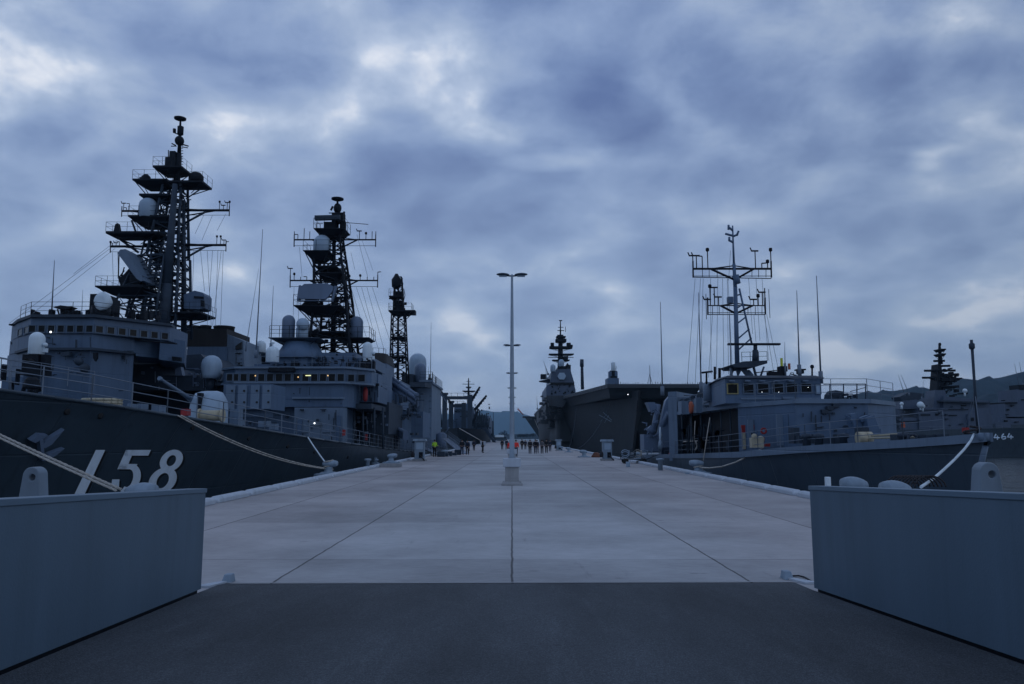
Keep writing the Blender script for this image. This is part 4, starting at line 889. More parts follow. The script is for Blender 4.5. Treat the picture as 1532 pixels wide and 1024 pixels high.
# lattice mast
Y1 = 78.0
m = MB()
m.truss(legs(225, 274, 505, Y1, 4), legs(236, 276, 385, Y1, 2.8), 8, .17, .075); m.truss(legs(229, 274, 385, Y1, 2.8), legs(250, 276, 275, Y1, 1.6), 7, .16, .07)
m.truss(legs(176, 245, 478, Y1 - 2, 3.5), legs(214, 252, 385, Y1 - 1, 2), 6, .12, .06); m.truss(legs(199, 230, 478, Y1, 3), legs(225, 252, 350, Y1, 1.6), 7, .12, .06)
m.pt(244, 500, Y1 - 2, 250, 425, Y1 - 2, .62, .46, 14); m.pt(250, 425, Y1 - 2, 262, 276, Y1 - 1.6, .46, .26, 14)
m.pt(275, 500, Y1, 275, 300, Y1, .3, .16, 10); m.pt(213, 400, Y1, 246, 478, Y1, .2)
mB = m.build('mast', MASTM, SB)
mastplat(mB, 159, 228, 433.5, Y1 - 2, 4.2, h=.25, inset=.5, under=1.2); mastplat(mB, 228, 312, 471, Y1, 4, h=.3, inset=.45, under=.6)
mastplat(mB, 168, 246, 351, Y1 - 1, 2.6, h=.4, inset=.45, under=.5); mastplat(mB, 202, 262, 328, Y1, 3, h=.3, inset=.5, under=1.6); mastplat(mB, 217, 262, 295.5, Y1, 2.6, h=.35, inset=.4, under=.7, rail=False)
mastplat(mB, 207, 258, 273.5, Y1, 2.6, h=.3, inset=.65, under=1.3); mastplat(mB, 258, 310, 276, Y1, 2.6, h=.35, inset=.55, under=.5); mastplat(mB, 237, 279, 254, Y1, 2.6, h=.35, inset=.5, under=1.0)
mastplat(mB, 228, 262, 385, Y1, 2.8, h=.3, inset=.2, under=.4, rail=False)
yard(mB, 268, 343, 315, Y1, 262, 8, r=.13); yard(mB, 182, 240, 316, Y1, 250, 8, r=.11); yard(mB, 268, 338, 367, Y1, 268, 9, r=.13); yard(mB, 165, 236, 369, Y1, 250, 9, r=.13)
m = MB(); m.pt(275, 335, Y1, 308, 317, Y1, .11); m.pt(275, 388, Y1, 306, 370, Y1, .11); m.pt(278, 298, Y1, 299, 284, Y1, .07); m.pt(175, 355, Y1, 207, 378, Y1, .13); m.pt(197, 330, Y1, 203, 347, Y1, .1); m.bsplit('yard_brace', MASTM, mB)
m = MB(); c = A(222, 327.5, Y1 - .6); m.dome((c.x, Y1 - .8, c.z), .90, A(222, 312, Y1).z - c.z, 22, .95); m.build('radome', DOMEG, mB)
m = MB()   # tilted flat radar
P = [(175.5, 379), (180, 373.5), (188, 373), (213, 415), (214.5, 420), (210, 421), (204, 417)]
m.extr(P, Y1 - 4.2, 3.4); m.build('radar_antenna', WALLC, mB)
m = MB(); m.pt(178, 378, Y1 - 2.2, 177, 417, Y1 - 2, .06); m.pt(177, 417, Y1 - 2, 186, 405, Y1 - 2, .06); m.pt(186, 400, Y1 - 2, 181, 417, Y1 - 2, .06); m.extr([(186, 410), (196, 398), (211, 421), (206, 430), (180, 428), (177, 417)], Y1 - 2.6, 1.2); m.pt(193, 424, Y1 - 2, 193, 433, Y1 - 2, .7, .8, 14); m.build('radar_pedestal', DARKG, mB)
m = MB(); m.extr([(275, 441), (291, 435), (303, 438), (305.5, 442), (305, 461), (299, 463), (275, 462)], Y1 - 1, 2); m.pbox(289, 463, 297, 471, Y1 - .5, 1); m.build('jammer_box', WALLG, mB)
m = MB(); m.extr([(290, 443), (304, 444), (304, 447), (290, 446)], Y1 - 1.15, .2); m.extr([(300, 449), (305, 450), (305, 459), (300, 458)], Y1 - 1.15, .2); m.build('jammer_panel', DARKG, mB)
m = MB(); m.lathe(A(293, 275, Y1), [(.75, 0), (.75, .8), (.5, 1.1), (.45, 1.15)], 14); m.lathe(A(218, 273, Y1), [(.5, 0), (.45, .6), (.2, .85)], 12); m.pbox(246, 235, 262, 253, Y1 - .6, 1.3); m.pbox(253, 226, 262, 236, Y1 - .4, .8); m.pbox(208, 265, 216, 273, Y1 - .3, .7); m.pbox(282, 266, 290, 276, Y1 - .3, .7)
m.extr([(169, 350), (172, 336), (176, 334), (179, 350)], Y1 - 1, .5); m.bsplit('mast_sensor', DARKG, mB)
m = MB(); m.pt(264, 275, Y1, 268, 230, Y1, .36, .24, 10); m.pt(268, 230, Y1, 270, 180, Y1, .22, .1, 8)
m.lathe(A(269.5, 178.5, Y1), [(.3, -.15), (.6, -.02), (.62, .12), (.3, .22)], 22); m.lathe(A(270, 196, Y1), [(.2, -.5), (.32, -.4), (.32, .45), (.2, .5)], 10); m.sph(A(268.5, 211, Y1), .48, 12, 1.1); m.pt(257, 215, Y1, 263, 218, Y1, .07); m.pt(272, 216, Y1, 282, 219, Y1, .07); m.pt(272, 220, Y1, 281, 221.5, Y1, .05); m.pt(256, 219, Y1, 264, 219, Y1, .05); m.pt(261, 193, Y1, 261, 199, Y1, .16); m.pt(261, 199, Y1, 268, 202, Y1, .06)
m.pt(252, 225, Y1, 252, 236, Y1, .05)
for i in range(12): m.pt(263 + i * .3, 262 - i * 4, Y1 + .3, 274, 262 - i * 4, Y1 + .3, .04, n=4)
m.build('topmast', DARKG, mB)
m = MB(); rr = random.Random(41)
for _ in range(98):
    y = rr.uniform(262, 495); x0_ = 250 - (y - 262) * .20; x = rr.uniform(x0_, 272); m.pbox(x, y, x + rr.uniform(1, 5), y + rr.uniform(1, 6), Y1 + rr.uniform(-1.2, 1.2), .4)
m.bsplit('mast_fitting', DARKG, mB); m = MB()
for _ in range(50): y = rr.uniform(300, 470); x0_ = 250 - (y - 262) * .24; x = rr.uniform(x0_, 272); m.pt(x, y, Y1 - 1, x + rr.uniform(-14, 14), y + rr.uniform(8, 24), Y1 - 1, .05, n=4)
for _ in range(24): y = rr.uniform(438, 495); x = rr.uniform(160, 240); m.pt(x, y, Y1 - 1, x + rr.uniform(-14, 14), y + rr.uniform(-3, 18), Y1 - 1, .055, n=4)
m.bsplit('cross_brace', DARKG, mB)
m = MB()
for (x0, y0, x1, y1) in [(338, 320, 325, 345), (318, 322, 302, 360), (305, 322, 292, 350), (334, 375, 330, 488), (326, 375, 322, 488), (318, 375, 310, 487), (300, 375, 306, 436), (310, 375, 316, 487), (290, 375, 288, 436), (331, 375, 318, 488), (172, 372, 38, 478), (165, 372, 14, 484), (185, 352, 110, 410), (168, 378, 170, 433), (176, 378, 178, 433)]:
    m.pt(x0, y0, Y1, x1, y1, Y1 - 3 if x1 > 130 else 60, .02, n=4)
m.bsplit('rigging', RAILM, SB)
whips(SB, [(77, 474, 81.5, 390, 60, .06), (122, 474, 124, 434, 62, .03)])

# ================================================================== SHIP C : minesweeper, right of the pier
PC = [(960, 681), (1015, 680.5), (1104, 677.5), (1200, 668.7), (1300, 663), (1364, 659), (1462, 651), (1480, 649)]
zC = zpoly(PC)
CXC = 16.6
hC = Hull((CXC, 27.0), (0, 1), 54, 4.75, lambda s, x, y: min(max(zC(s, x, y), .5), 2.6), rake=2.2, ent=(17, 24), p=2.1, stern=.9)
# the pier side of this hull is its -side (bow toward the camera)
hC = Hull((CXC, 27.0), (0, 1), 54, 4.75, (lambda s, x, y: min(max(zC(s, 2 * CXC - x, y), .45), 2.6)), rake=2.2, ent=(17, 24), p=2.1, stern=.9)
SCm = thing('minesweeper', 'small grey minesweeper with square bridge windows moored on the right of the pier', 'warship', (CXC, 50, -2.2))
hC.mb.build('hull', HULL_C, SCm)
m = MB()
for sg in (-1, 1):
    S_ = [0] + [.25 * 1.25 ** i for i in range(25)]; S_ = [s for s in S_ if s < 52]
    for s0, s1 in zip(S_[:-1], S_[1:]):
        a, b = hC.edge(s0, sg), hC.edge(s1, sg); o = hC.side * sg * .07
        oo = Vector((o.x, o.y, 0)); bw = Vector((0, -.07 if s0 < 1.5 else 0, 0)); bw2 = Vector((0, -.07 if s1 < 1.5 else 0, 0))
        zt_ = Vector((0, 0, .04)); zb_ = Vector((0, 0, -.27))
        P = [a + zb_, b + zb_, b + oo + zb_ + bw2, a + oo + zb_ + bw]; Q = [a + zt_, b + zt_, b + oo + zt_ + bw2, a + oo + zt_ + bw]
        m.hexa(P, Q) if sg > 0 else m.hexa(P[::-1], Q[::-1])
p = hC.edge(0, 1); m.lathe((p.x - .1, p.y + .16, p.z - .27), [(.13, 0), (.2, .05), (.2, .28), (.16, .31)], 14)
m.build('rubbing_strake', WALLC, SCm)
m = MB(); pts = [hC.pt(0, v, 1) for v in (0.1, .4, .7, 1, 1.2)]; m.path([Vector((CXC, p.y - .02, p.z)) for p in pts], .10, 8); m.build('stem_bar', WALLC, SCm)
def ed(s, sg=-1, up=0): return hC.edge(s, sg, up, .15)
m = MB(); m.rail([ed(s) for s in (1.5, 3, 5, 8, 12, 16, 20, 24, 28, 32, 36)], 1.0, 1.8, .02); m.build('railing', RAILM, SCm)
zt = A(1190, 604, 38).z
def plc(pts): return [(A(px, 620, Y).x, Y) for px, Y in pts]
m = MB(); m.prism(plc([(1190, 38), (1299, 38), (1340, 41), (1300, 52), (1180, 52), (1104, 43.5)]), .5, zt); lh = m.build('deckhouse', WALLG, SCm)
m = MB(); ro = [(A(1190, 604, 37.9).x - .05, 37.85), (A(1303, 604, 37.9).x, 37.85), (A(1340, 604, 41).x, 41), (A(1300, 604, 52).x, 57), (A(1012, 628, 57).x, 57), (A(1104, 614, 43.4).x - .05, 43.4)]
m.prism(ro, zt + .002, zt + .22); rf = m.build('upper_deck', WALLC, SCm)
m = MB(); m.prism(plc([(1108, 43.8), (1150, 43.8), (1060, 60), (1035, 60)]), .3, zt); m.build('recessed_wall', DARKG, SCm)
m = MB(); m.prism(plc([(1000, 57.5), (1013, 57), (1045, 62), (1020, 64)]), .3, A(1005, 586, 57).z); m.prism(plc([(1000, 57.6), (1012, 57.2), (1085, 58), (1080, 62), (1015, 63)]), zt + .23, A(1040, 594, 57).z); sw = m.build('stern_house', WALLC, SCm)
m = MB(); greeble(m, 1018, 590, 1080, 622, 56.5, 90, random.Random(51), 2, 8, 1.5); m.bsplit('deck_fitting', MASTM, sw)
for px_ in (1018, 1031, 1046, 1061, 1076, 1090):
    Y_ = 57 - (px_ - 1012) / 92 * 13.4; m = MB(); x_ = A(px_, 620, Y_).x; m.tube((x_ + .1, Y_, .6), (x_ + .1, Y_, zt), .05, n=8); m.build('pillar', MASTM, rf)
m = MB(); r5 = random.Random(52)
for _ in range(46):
    x = r5.uniform(1020, 1098); y = r5.uniform(634, 660); k = r5.random(); Yk = 46.6 + r5.uniform(0, 2)
    if k < .6: m.pt(x, y, Yk, x + r5.uniform(-1, 1), 676, Yk, r5.choice((.02, .03, .06)), n=5)
    elif k < .8: m.pbox(x, y + 8, x + r5.uniform(2, 5), y + r5.uniform(10, 22), Yk, .5)
    else: m.pt(x, y, Yk, x + r5.uniform(4, 12), y + r5.uniform(-1, 1), Yk, .03, n=5); m.bsplit('side_deck_gear', MASTM, SCm)
m = MB(); m.pt(1022, 661, 50, 1060, 659, 49, .04); m.pt(1040, 630, 49, 1038, 672, 49, .03); m.pt(1062, 625, 47, 1052, 690, 46, .03); m.path([A(1041, 660, 49), A(1043, 668, 49), A(1040, 674, 49)], .05); m.bsplit('hanging_line', ROPE, SCm)
# life ring and red gear
m = MB(); c = A(1128, 650, 41.3)
def pface(px, py): # point on the slanted pier-side face of the deckhouse
    f = (1190 - px) / 86.0; Y_ = 38 + 5.5 * f; return A(px, py, Y_ - .12)
m = MB(); p = pface(1127, 640); m.box(p.x - .2, p.x + .2, p.y - .08, p.y, p.z - .1, p.z + .15); m.build('hose_box', RED, SCm)
m = MB(); p = pface(1112, 648); m.box(p.x - .1, p.x + .1, p.y - .1, p.y - .02, p.z - .9, p.z + .3); p = pface(1112, 645); m.box(p.x - .13, p.x + .13, p.y - .12, p.y, p.z + .15, p.z + .32); m.build('life_ring', RED, SCm)
m = MB(); p = pface(1112, 657); m.box(p.x - .09, p.x + .09, p.y - .14, p.y - .02, p.z - .55, p.z + .35); m.build('pole_marker', CANV, SCm)
m = MB(); p = A(1142.5, 645, 39.9)
for a in [i * math.pi / 8 for i in range(16)]: m.tube(p + Vector((.13 * math.cos(a), 0, .13 * math.sin(a))), p + Vector((.13 * math.cos(a + .4), 0, .13 * math.sin(a + .4))), .05, n=6)
m.box(p.x - .14, p.x + .02, p.y - .05, p.y + .1, p.z - .55, p.z - .3); m.box(p.x + .02, p.x + .28, p.y - .1, p.y + .1, p.z - .8, p.z - .62); m.build('hydrant', RED, SCm)
m = MB(); p = A(1132, 664, 39.6); m.box(p.x - .3, p.x + .3, p.y - .2, p.y + .2, p.z - .2, p.z + .3); m.sph(p + Vector((-.1, 0, .35)), .16, 8); m.sph(p + Vector((.22, 0, .2)), .2, 8); m.build('canvas_bundle', CANV, SCm)
def door(par, px0, py0, px1, py1, Y, mat=WALLC):
    m = MB(); m.pbox(px0, py0, px1, py1, Y - .1, .09); o = m.build('door', mat, par); m = MB(); m.pbox(px1 - 2.6, (py0 + py1) / 2, px1 - 1.2, (py0 + py1) / 2 + 2.6, Y - .16, .06); m.build('handle', DARKG, o); return o
door(lh, 1163.5, 620, 1176, 667, 39.2); door(lh, 1120, 628, 1127, 668, 41.9)
m = MB(); greeble(m, 1196, 606, 1298, 655, 38, 40, random.Random(53), 1.5, 6, .3); greeble(m, 1140, 612, 1188, 655, 40.2, 14, random.Random(54), 1, 5, .2); m.pbox(1180, 620, 1186, 640, 38.6, .3)
for (x, y) in [(1238, 608), (1247, 604), (1230, 613)]: m.pbox(x, y, x + 9, y + 6, 37.8, .3)
m.bsplit('wall_fitting', MASTM, lh)
# fore deck gear
m = MB(); rr = random.Random(55)
for (x, y0, w_, Y_) in [(1188, 640, 8, 36.5), (1196, 652, 12, 36), (1213, 650, 16, 35.5), (1232, 655, 22, 35.5), (1256, 650, 6, 35), (1290, 640, 10, 34), (1345, 650, 10, 31), (1385, 651, 22, 30), (1412, 650, 8, 29.5)]:
    m.pbox(x, y0, x + w_, 664, Y_, .7)
for (x, Y_) in [(1207, 35), (1225, 34.5), (1262, 34), (1352, 31)]: c = A(x, 662, Y_); m.lathe(c, [(.2, -.2), (.15, .15), (.26, .22), (.22, .35), (0, .4)], 10)
m.path([A(1358, 660, 30.5), A(1360, 652, 30.5), A(1366, 650, 30.5), A(1371, 653, 30.5), A(1372, 660, 30.5)], .06, 8)
m.bsplit('foredeck_gear', MASTM, SCm)
m = MB(); m.extr([(1272, 620), (1283, 618), (1292, 642), (1280, 645)], 36, .6); m.extr([(1297, 625), (1308, 622), (1316, 643), (1300, 645)], 35.5, .6); m.extr([(1286, 626), (1300, 621), (1304, 624), (1290, 632)], 35.8, .4); m.pbox(1284, 642, 1318, 648, 35, 1.4)
for k in range(5): m.pt(1266 + k * 2, 622 + k * 3, 36, 1274, 626, 36, .03)
m.build('gun_mount', WALLG, SCm)
m = MB(); p = A(1286, 652, 33.5); m.tube(p + Vector((-.1, 0, -.1)), p + Vector((.25, 0, -.1)), .27, n=14); m.tube(p + Vector((.27, 0, -.1)), p + Vector((.5, 0, -.1)), .27, n=14); m.build('raft_canister', CANV, SCm)
m = MB(); m.pt(1304, 652, 33, 1350, 650, 31.5, .06); m.pt(1300, 656, 33, 1372, 654, 31, .05); m.build('boom', CANV, SCm)
# bridge
Yc = 43.0; zb0, zb1 = A(1150, 604, Yc).z, A(1150, 566, Yc).z
m = MB(); m.prism([(A(1085, 585, Yc).x, Yc), (A(1228, 585, Yc).x, Yc), (A(1232, 585, Yc).x + .3, 45), (A(1232, 585, Yc).x + .3, 50), (A(1060, 585, 50).x, 50), (A(1072, 585, 45.5).x, 45.5)], zt + .23, zb1); bc = m.build('bridge', WALLG, SCm)
m = MB(); m.prism([(A(1082, 585, Yc).x, Yc - .25), (A(1232, 585, Yc).x, Yc - .25), (A(1234, 585, Yc).x + .5, 45), (A(1234, 585, Yc).x + .5, 50.2), (A(1056, 585, 50).x, 50.2), (A(1068, 585, 45.5).x, 45.5)], zb1, zb1 + .17,
   [(A(1092, 585, Yc).x, Yc + .3), (A(1224, 585, Yc).x, Yc + .3), (A(1230, 585, Yc).x + .2, 45), (A(1230, 585, Yc).x + .2, 49.8), (A(1062, 585, 50).x, 49.8), (A(1074, 585, 45.5).x, 45.5)]); m.build('roof', MASTM, bc)
wc = [(1089, 575.5, 1102.5, 588.5), (1113, 575, 1126.5, 588), (1134, 575, 1149, 588), (1156, 575, 1171, 587.5), (1177, 575, 1191.5, 587.5), (1199, 575, 1213, 587.5)]
winrow(bc, wc[:1], Yc - .01, FRAMEY, fw=.06); winrow(bc, wc[1:], Yc - .01, FRAMEM, fw=.06); winrow(bc, [(1221, 576, 1226.5, 589)], Yc - .01, FRAMEM, DOMEG, fw=.05)
m = MB()
for i, x in enumerate((1096, 1119, 1141, 1163, 1184, 1206)): m.pbox(x - 4, 569, x + 4, 571, Yc - .35, .3)
m.pbox(1109, 595, 1227, 598, Yc - .08, .07); m.pbox(1171, 594, 1187, 597, Yc - .2, .15); m.bsplit('window_hood', WALLC, bc)
for (x, y) in [(1140, 587), (1165, 587), (1209, 580)]: m = MB(); m.sph(A(x, y, Yc - .08), .014, 6); m.build('window_lamp', LAMPC, bc)
slantwins(bc, 1072, 1085, 45.5, Yc, 2, A(1085, 588, Yc).z, A(1085, 576, Yc).z, FRAMEY)
m = MB(); z_ = zt + .22
m.rail([(ro[4][0] + .1, 56.8, z_), (ro[5][0] + .1, 43.5, z_), (ro[0][0] + .1, 38, z_), (ro[1][0] - .1, 38, z_), (ro[2][0] - .1, 41, z_)], 1.0, 1.7, .018, 3); m.build('railing', RAILM, rf)
m = MB(); z2 = A(1260, 575, 40).z
for x in (1241.5, 1262, 1282, 1295): m.pt(x, 604, 40, x, 575, 40, .03)
m.pt(1232, 575, 40, 1295, 575, 40, .03); m.pt(1272, 586, 40, 1295, 580, 40, .02); m.build('awning_frame', MASTM, rf)
m = MB(); greeble(m, 1238, 588, 1292, 601, 39.5, 34, random.Random(57), 2, 7, .6); m.extr([(1245, 590), (1250, 584), (1262, 586), (1262, 603), (1243, 603)], 39.6, 1.0); m.bsplit('roof_gear', MASTM, rf)
m = MB()
for (x0, y0, x1, y1, d_) in [(1058, 572, 1066, 602, 1), (1066, 588, 1078, 600, .8), (1020, 600, 1030, 620, 1), (1042, 596, 1050, 618, .6)]: m.pbox(x0, y0, x1, y1, 49, d_)
m.lathe(A(1060, 600, 48.6), [(.3, 0), (.32, .9), (.2, 1.1)], 12); m.lathe(A(1071, 602, 48.6), [(.35, 0), (.35, 1.1), (.2, 1.25)], 12); m.bsplit('ventilator', WALLC, SCm)
m = MB(); p = A(1034, 610, 52); m.lathe(p, [(.10, -.4), (.17, -.25), (.15, .25), (.08, .4)], 10); m.box(p.x - .15, p.x + .28, p.y - .1, p.y + .1, p.z + .05, p.z + .18); m.build('life_jacket_rack', ORANGE, SCm)
# roof gear and mast
m = MB(); z_ = zb1 + .17
for (x0, y0, x1, y1) in [(1160, 556, 1172, 564), (1168, 548, 1178, 556), (1194, 552, 1206, 554), (1197, 554, 1203, 559), (1152, 556, 1160, 564)]: m.pbox(x0, y0, x1, y1, 44, .6)
m.pt(1173, 548, 44, 1173, 564, 44, .06); m.pt(1215, 564, 44, 1215, 551, 44, .05); m.sph(A(1215, 549, 44), .12, 8); m.pt(1192, 562, 44, 1183, 560, 44, .03); m.pt(1130, 558, 44, 1165, 554, 44, .03)
m.pt(1050, 558, 48, 1066, 556, 48, .07); m.pt(1057, 558, 48, 1057, 575, 48, .06); m.pt(1069.5, 549, 48, 1069.5, 568, 48, .08); m.pt(1076.5, 551, 48, 1076.5, 568, 48, .09); m.path([A(1181, 563, 44), A(1183, 558, 44), A(1187, 558, 44), A(1188, 563, 44)], .02)
m.bsplit('roof_fitting', DARKG, SCm)
m = MB(); m.pbox(1168.8, 536, 1171, 550, 44.1, .12); m.build('yellow_marker', YEL, SCm)
m = MB(); m.pbox(1180, 544, 1182.5, 553, 44.1, .12); m.build('orange_marker', ORANGE, SCm)
YK = 47.0
m = MB(); m.pt(1103, 547, YK, 1100, 430, YK, .15, .125, 12); m.pt(1100, 432, YK, 1098, 395, YK, .12, .10, 10); m.pt(1098, 397, YK, 1096, 338, YK, .075, .045, 8)
m.pt(1125, 516, YK, 1106, 432, YK, .06); m.pt(1093, 563, YK, 1101, 545, YK, .06)
for f in (.12, .28, .5, .72, .9): m.tube(A(1101, 540 - 108 * f, YK), A(1127 - 21 * f, 516 - 84 * f, YK), .05, n=6)
m.extr([(1105, 563), (1101, 545), (1112, 545), (1125, 563), (1118, 563), (1110, 553)], YK - .3, .3); m.pt(1131, 563, YK, 1127, 548, YK, .08); m.pt(1138, 563, YK, 1143, 549, YK, .06); m.pt(1117, 556, YK, 1124, 564, YK, .2)
m.pt(1100, 412, YK, 1103, 425, YK, .22); m.pbox(1090, 444, 1097, 453, YK, .4)
for (x0, y0, x1, y1) in [(1096, 345, 1090, 340), (1090, 344, 1090, 337), (1097, 354, 1104, 351), (1102, 353, 1105, 346), (1096, 353, 1085, 350), (1097, 363, 1091, 360), (1091, 361, 1091, 355)]: m.pt(x0, y0, YK, x1, y1, YK, .07)
mC = m.build('mast', WALLG, SCm)
m = MB(); a0, a1 = A(1094, 547, YK - 1), A(1147, 543, YK - 1)
m.extr([(1094, 546), (1112, 541), (1148, 539.5), (1148, 544), (1128, 550), (1100, 550)], YK - 1.6, 2.6); pk = m.build('platform', MASTM, mC)
m = MB(); m.rail([A(1110, 541, YK - 1.5), A(1148, 540, YK - 1.5)], .55, .6, .018, 2); m.build('railing', MASTM, pk)
m = MB(); m.pt(1130, 541, YK - .8, 1130, 524, YK - .8, .2, .17, 12); m.pt(1130, 524, YK - .8, 1130, 516, YK - .8, .12); m.build('radar_pedestal', MASTM, pk)
m = MB(); m.extr([(1090, 513.5), (1168, 513.5), (1168, 516.3), (1090, 516.3)], YK - 1.0, .3); m.build('radar_antenna', DARKG, pk)
yard(mC, 1037, 1154, 402.5, YK, 1099, 12, r=.07); yard(mC, 1059, 1145, 457.5, YK, 1101, 12, r=.038)
m = MB(); m.pt(1036, 415, YK, 1154, 417, YK, .03); m.pt(1058, 471, YK, 1145, 471, YK, .03)
for x in (1051, 1061, 1073, 1125, 1135, 1146): m.pt(x, 403, YK, x, 415, YK, .02)
for x in (1066, 1076, 1119, 1130, 1140): m.pt(x, 458, YK, x, 471, YK, .02)
m.pt(1150, 433, YK, 1152, 476, YK, .02); m.pt(1056, 440, YK, 1057, 478, YK, .02); m.pt(1059, 420, YK, 1112, 436, YK, .0)
m.build('yard_brace', MASTM, mC)
m = MB(); rr = random.Random(61)
for (x0, y0, x1, y1) in [(1040, 417, 1028, 575), (1048, 417, 1040, 575), (1052, 417, 1048, 570), (1063, 417, 1064, 560), (1074, 417, 1072, 560), (1081, 417, 1083, 560), (1088, 417, 1090, 560), (1120, 417, 1126, 500), (1131, 417, 1137, 510), (1140, 417, 1150, 540), (1066, 472, 1060, 565), (1128, 472, 1131, 512), (1147, 470, 1166, 560), (1143, 470, 1158, 560), (1089, 417, 1096, 560), (1093, 375, 1090, 420)]:
    m.pt(x0, y0, YK, x1, y1, YK, .0125, n=4)
m.bsplit('rigging', RAILM, SCm)
whips(SCm, [(991, 585, 988, 452, 58, .06), (1049, 580, 1045, 438, 52, .06), (1196, 555, 1192, 435, 44, .05), (1228, 565, 1221.5, 413, 44, .055), (1174.5, 553, 1174, 512, 44, .03), (1094, 560, 1091, 470, 46, .04)])
# stern davit / crane
m = MB(); m.pt(975, 655, 64, 985, 605, 64, .22); m.extr([(968, 602), (980, 602), (983, 612), (974, 616)], 63.8, 1.2); m.pt(985, 650, 64, 1000, 618, 62, .22); m.pt(970, 640, 64, 978, 648, 64, .3); m.extr([(996, 600), (1004, 590), (1004, 672), (990, 672), (985, 650)], 63, .8); m.pbox(964, 650, 1005, 676, 64, 2)
for _ in range(40): x, y = rr.uniform(966, 1003), rr.uniform(612, 672); m.pt(x, y, 63.5, x + rr.uniform(-8, 8), y + rr.uniform(-8, 8), 63.5, .05, n=4)
m.build('stern_davit', DOMED, SCm)
# jackstaff
m = MB(); m.pt(1463, 650, 27.8, 1454, 516, 27.8, .042, .052, 8); m.lathe(A(1454, 519, 27.8), [(.06, -.1), (.1, -.05), (.1, .1), (.05, .14), (.05, .25)], 10); m.build('jackstaff', MASTM, SCm)
m = MB(); m.pt(1459, 590, 27.8, 1447, 650, 28.5, .016, n=4); m.pt(1459, 590, 27.8, 1466, 650, 27.3, .016, n=4); m.pt(1458, 586, 27.8, 1440, 652, 29.2, .012, n=4); m.build('stay', RAILM, SCm)
m = MB(); m.pbox(1444, 640, 1450, 647, 28.3, .2); m.build('fairlead', RED, SCm)
m = MB(); p = A(1455, 652, 27.6); m.path([p + Vector((.28 * math.cos(a), .22 * math.sin(a), .03 * i)) for i, a in enumerate([k * .7 for k in range(12)])], .045, 6); m.build('rope_coil', ROPED, SCm)
# ================================================================== SHIP D : helicopter carrier
YD = 185.0
SD = thing('helicopter_carrier', 'large grey flat-deck helicopter carrier with island tower, right of the pier behind the minesweeper', 'warship', (31, 250, -2.2))
zdk = A(909, 575, YD).z
hD = Hull((30.2, YD - 2), (0, 1), 240, 17.5, lambda s, x, y: zdk - 1.6, rake=12, ent=(92, 165), p=1.6, ns=44, stern=.9)
hD.mb.build('hull', HULL_D, SD)
m = MB(); x0 = A(909, 575, YD).x
plan_d = [(x0, YD), (46, YD), (52, YD + 50), (52, 420), (12, 420), (12, 300), (A(826, 600, 265).x, 265), (A(848, 593.5, 232).x, 232), (A(880, 584, 205).x, 205)]
m.prism(plan_d, zdk - .9, zdk, None); fd = m.build('flight_deck', HULL_D, SD)
m = MB(); inn = [(x + (31 - x) * .12, y + 3 if y < 300 else y - 2) for x, y in plan_d]; m.prism(inn, zdk - 3.2, zdk - .91, [(x + (31 - x) * .03, y + .8 if y < 300 else y - 1) for x, y in plan_d]); m.build('deck_overhang', HULL_D, fd)
m = MB(); m.rail([(x0 + .3, YD + .1, zdk - 1.0), (45, YD + .1, zdk - 1.0)], 1.0, 2.5, .05, 2); m.rail([(x, y, zdk - 1) for x, y in plan_d[6:]] + [(x0, YD, zdk - 1)], 1.0, 3, .05, 2)
for i in range(40): x = 25 + i * .6; m.tube((x, YD + .3, zdk), (x, YD + .3, zdk + rnd.uniform(.1, .6)), .07, n=4)
m.build('safety_net', MASTM, fd)
def mark(m, pts):
    for a, b in zip(pts[:-1], pts[1:]):
        p, q_ = hD.hit(*a, .12), hD.hit(*b, .12)
        if p and q_: m.tube(p, q_, .055, n=4)
m = MB(); mark(m, [(897, 621), (915, 631)]); mark(m, [(903, 617), (916, 629)]); mark(m, [(899, 631), (908, 620)]); mark(m, [(905, 633), (911, 622)]); m.bsplit('hull_mark', DOMEG, SD)
# starboard sponsons and galleries
m = MB()
for (x0_, y0, x1, y1, Y_, d_) in [(818, 592, 850, 600, 240, 20), (817, 605, 846, 619, 250, 40), (812, 622, 836, 628, 270, 40), (806, 616, 818, 632, 330, 30), (822, 630, 838, 640, 262, 24)]: m.pbox(x0_, y0, x1, y1, Y_, d_)
m.extr([(820, 598), (848, 599), (842, 610), (822, 607)], 238, 10); m.extr([(818, 618), (846, 618), (836, 628), (818, 627)], 248, 16); m.extr([(808, 628), (836, 628), (826, 634), (810, 634)], 268, 10)
rr = random.Random(71)
for _ in range(60): x, y = rr.uniform(806, 838), rr.uniform(592, 632); m.pbox(x, y, x + rr.uniform(1, 5), y + rr.uniform(1, 4), 239 + rr.uniform(0, 3), 2)
m.bsplit('sponson', HULL_D, SD)
m = MB(); m.prism(rrect(A(831, 560, 255).x, A(858, 560, 255).x, 252, 300, 1.5), zdk - 14, zdk - 1); m.build('side_house', HULL_D, SD); m = MB(); m.prism([(34, 206), (50, 206), (50, 300), (36, 300)], -2.2, zdk - 1, [(32, 200), (51, 200), (51, 300), (34, 300)]); m.build('port_flare', HULL_D, SD)
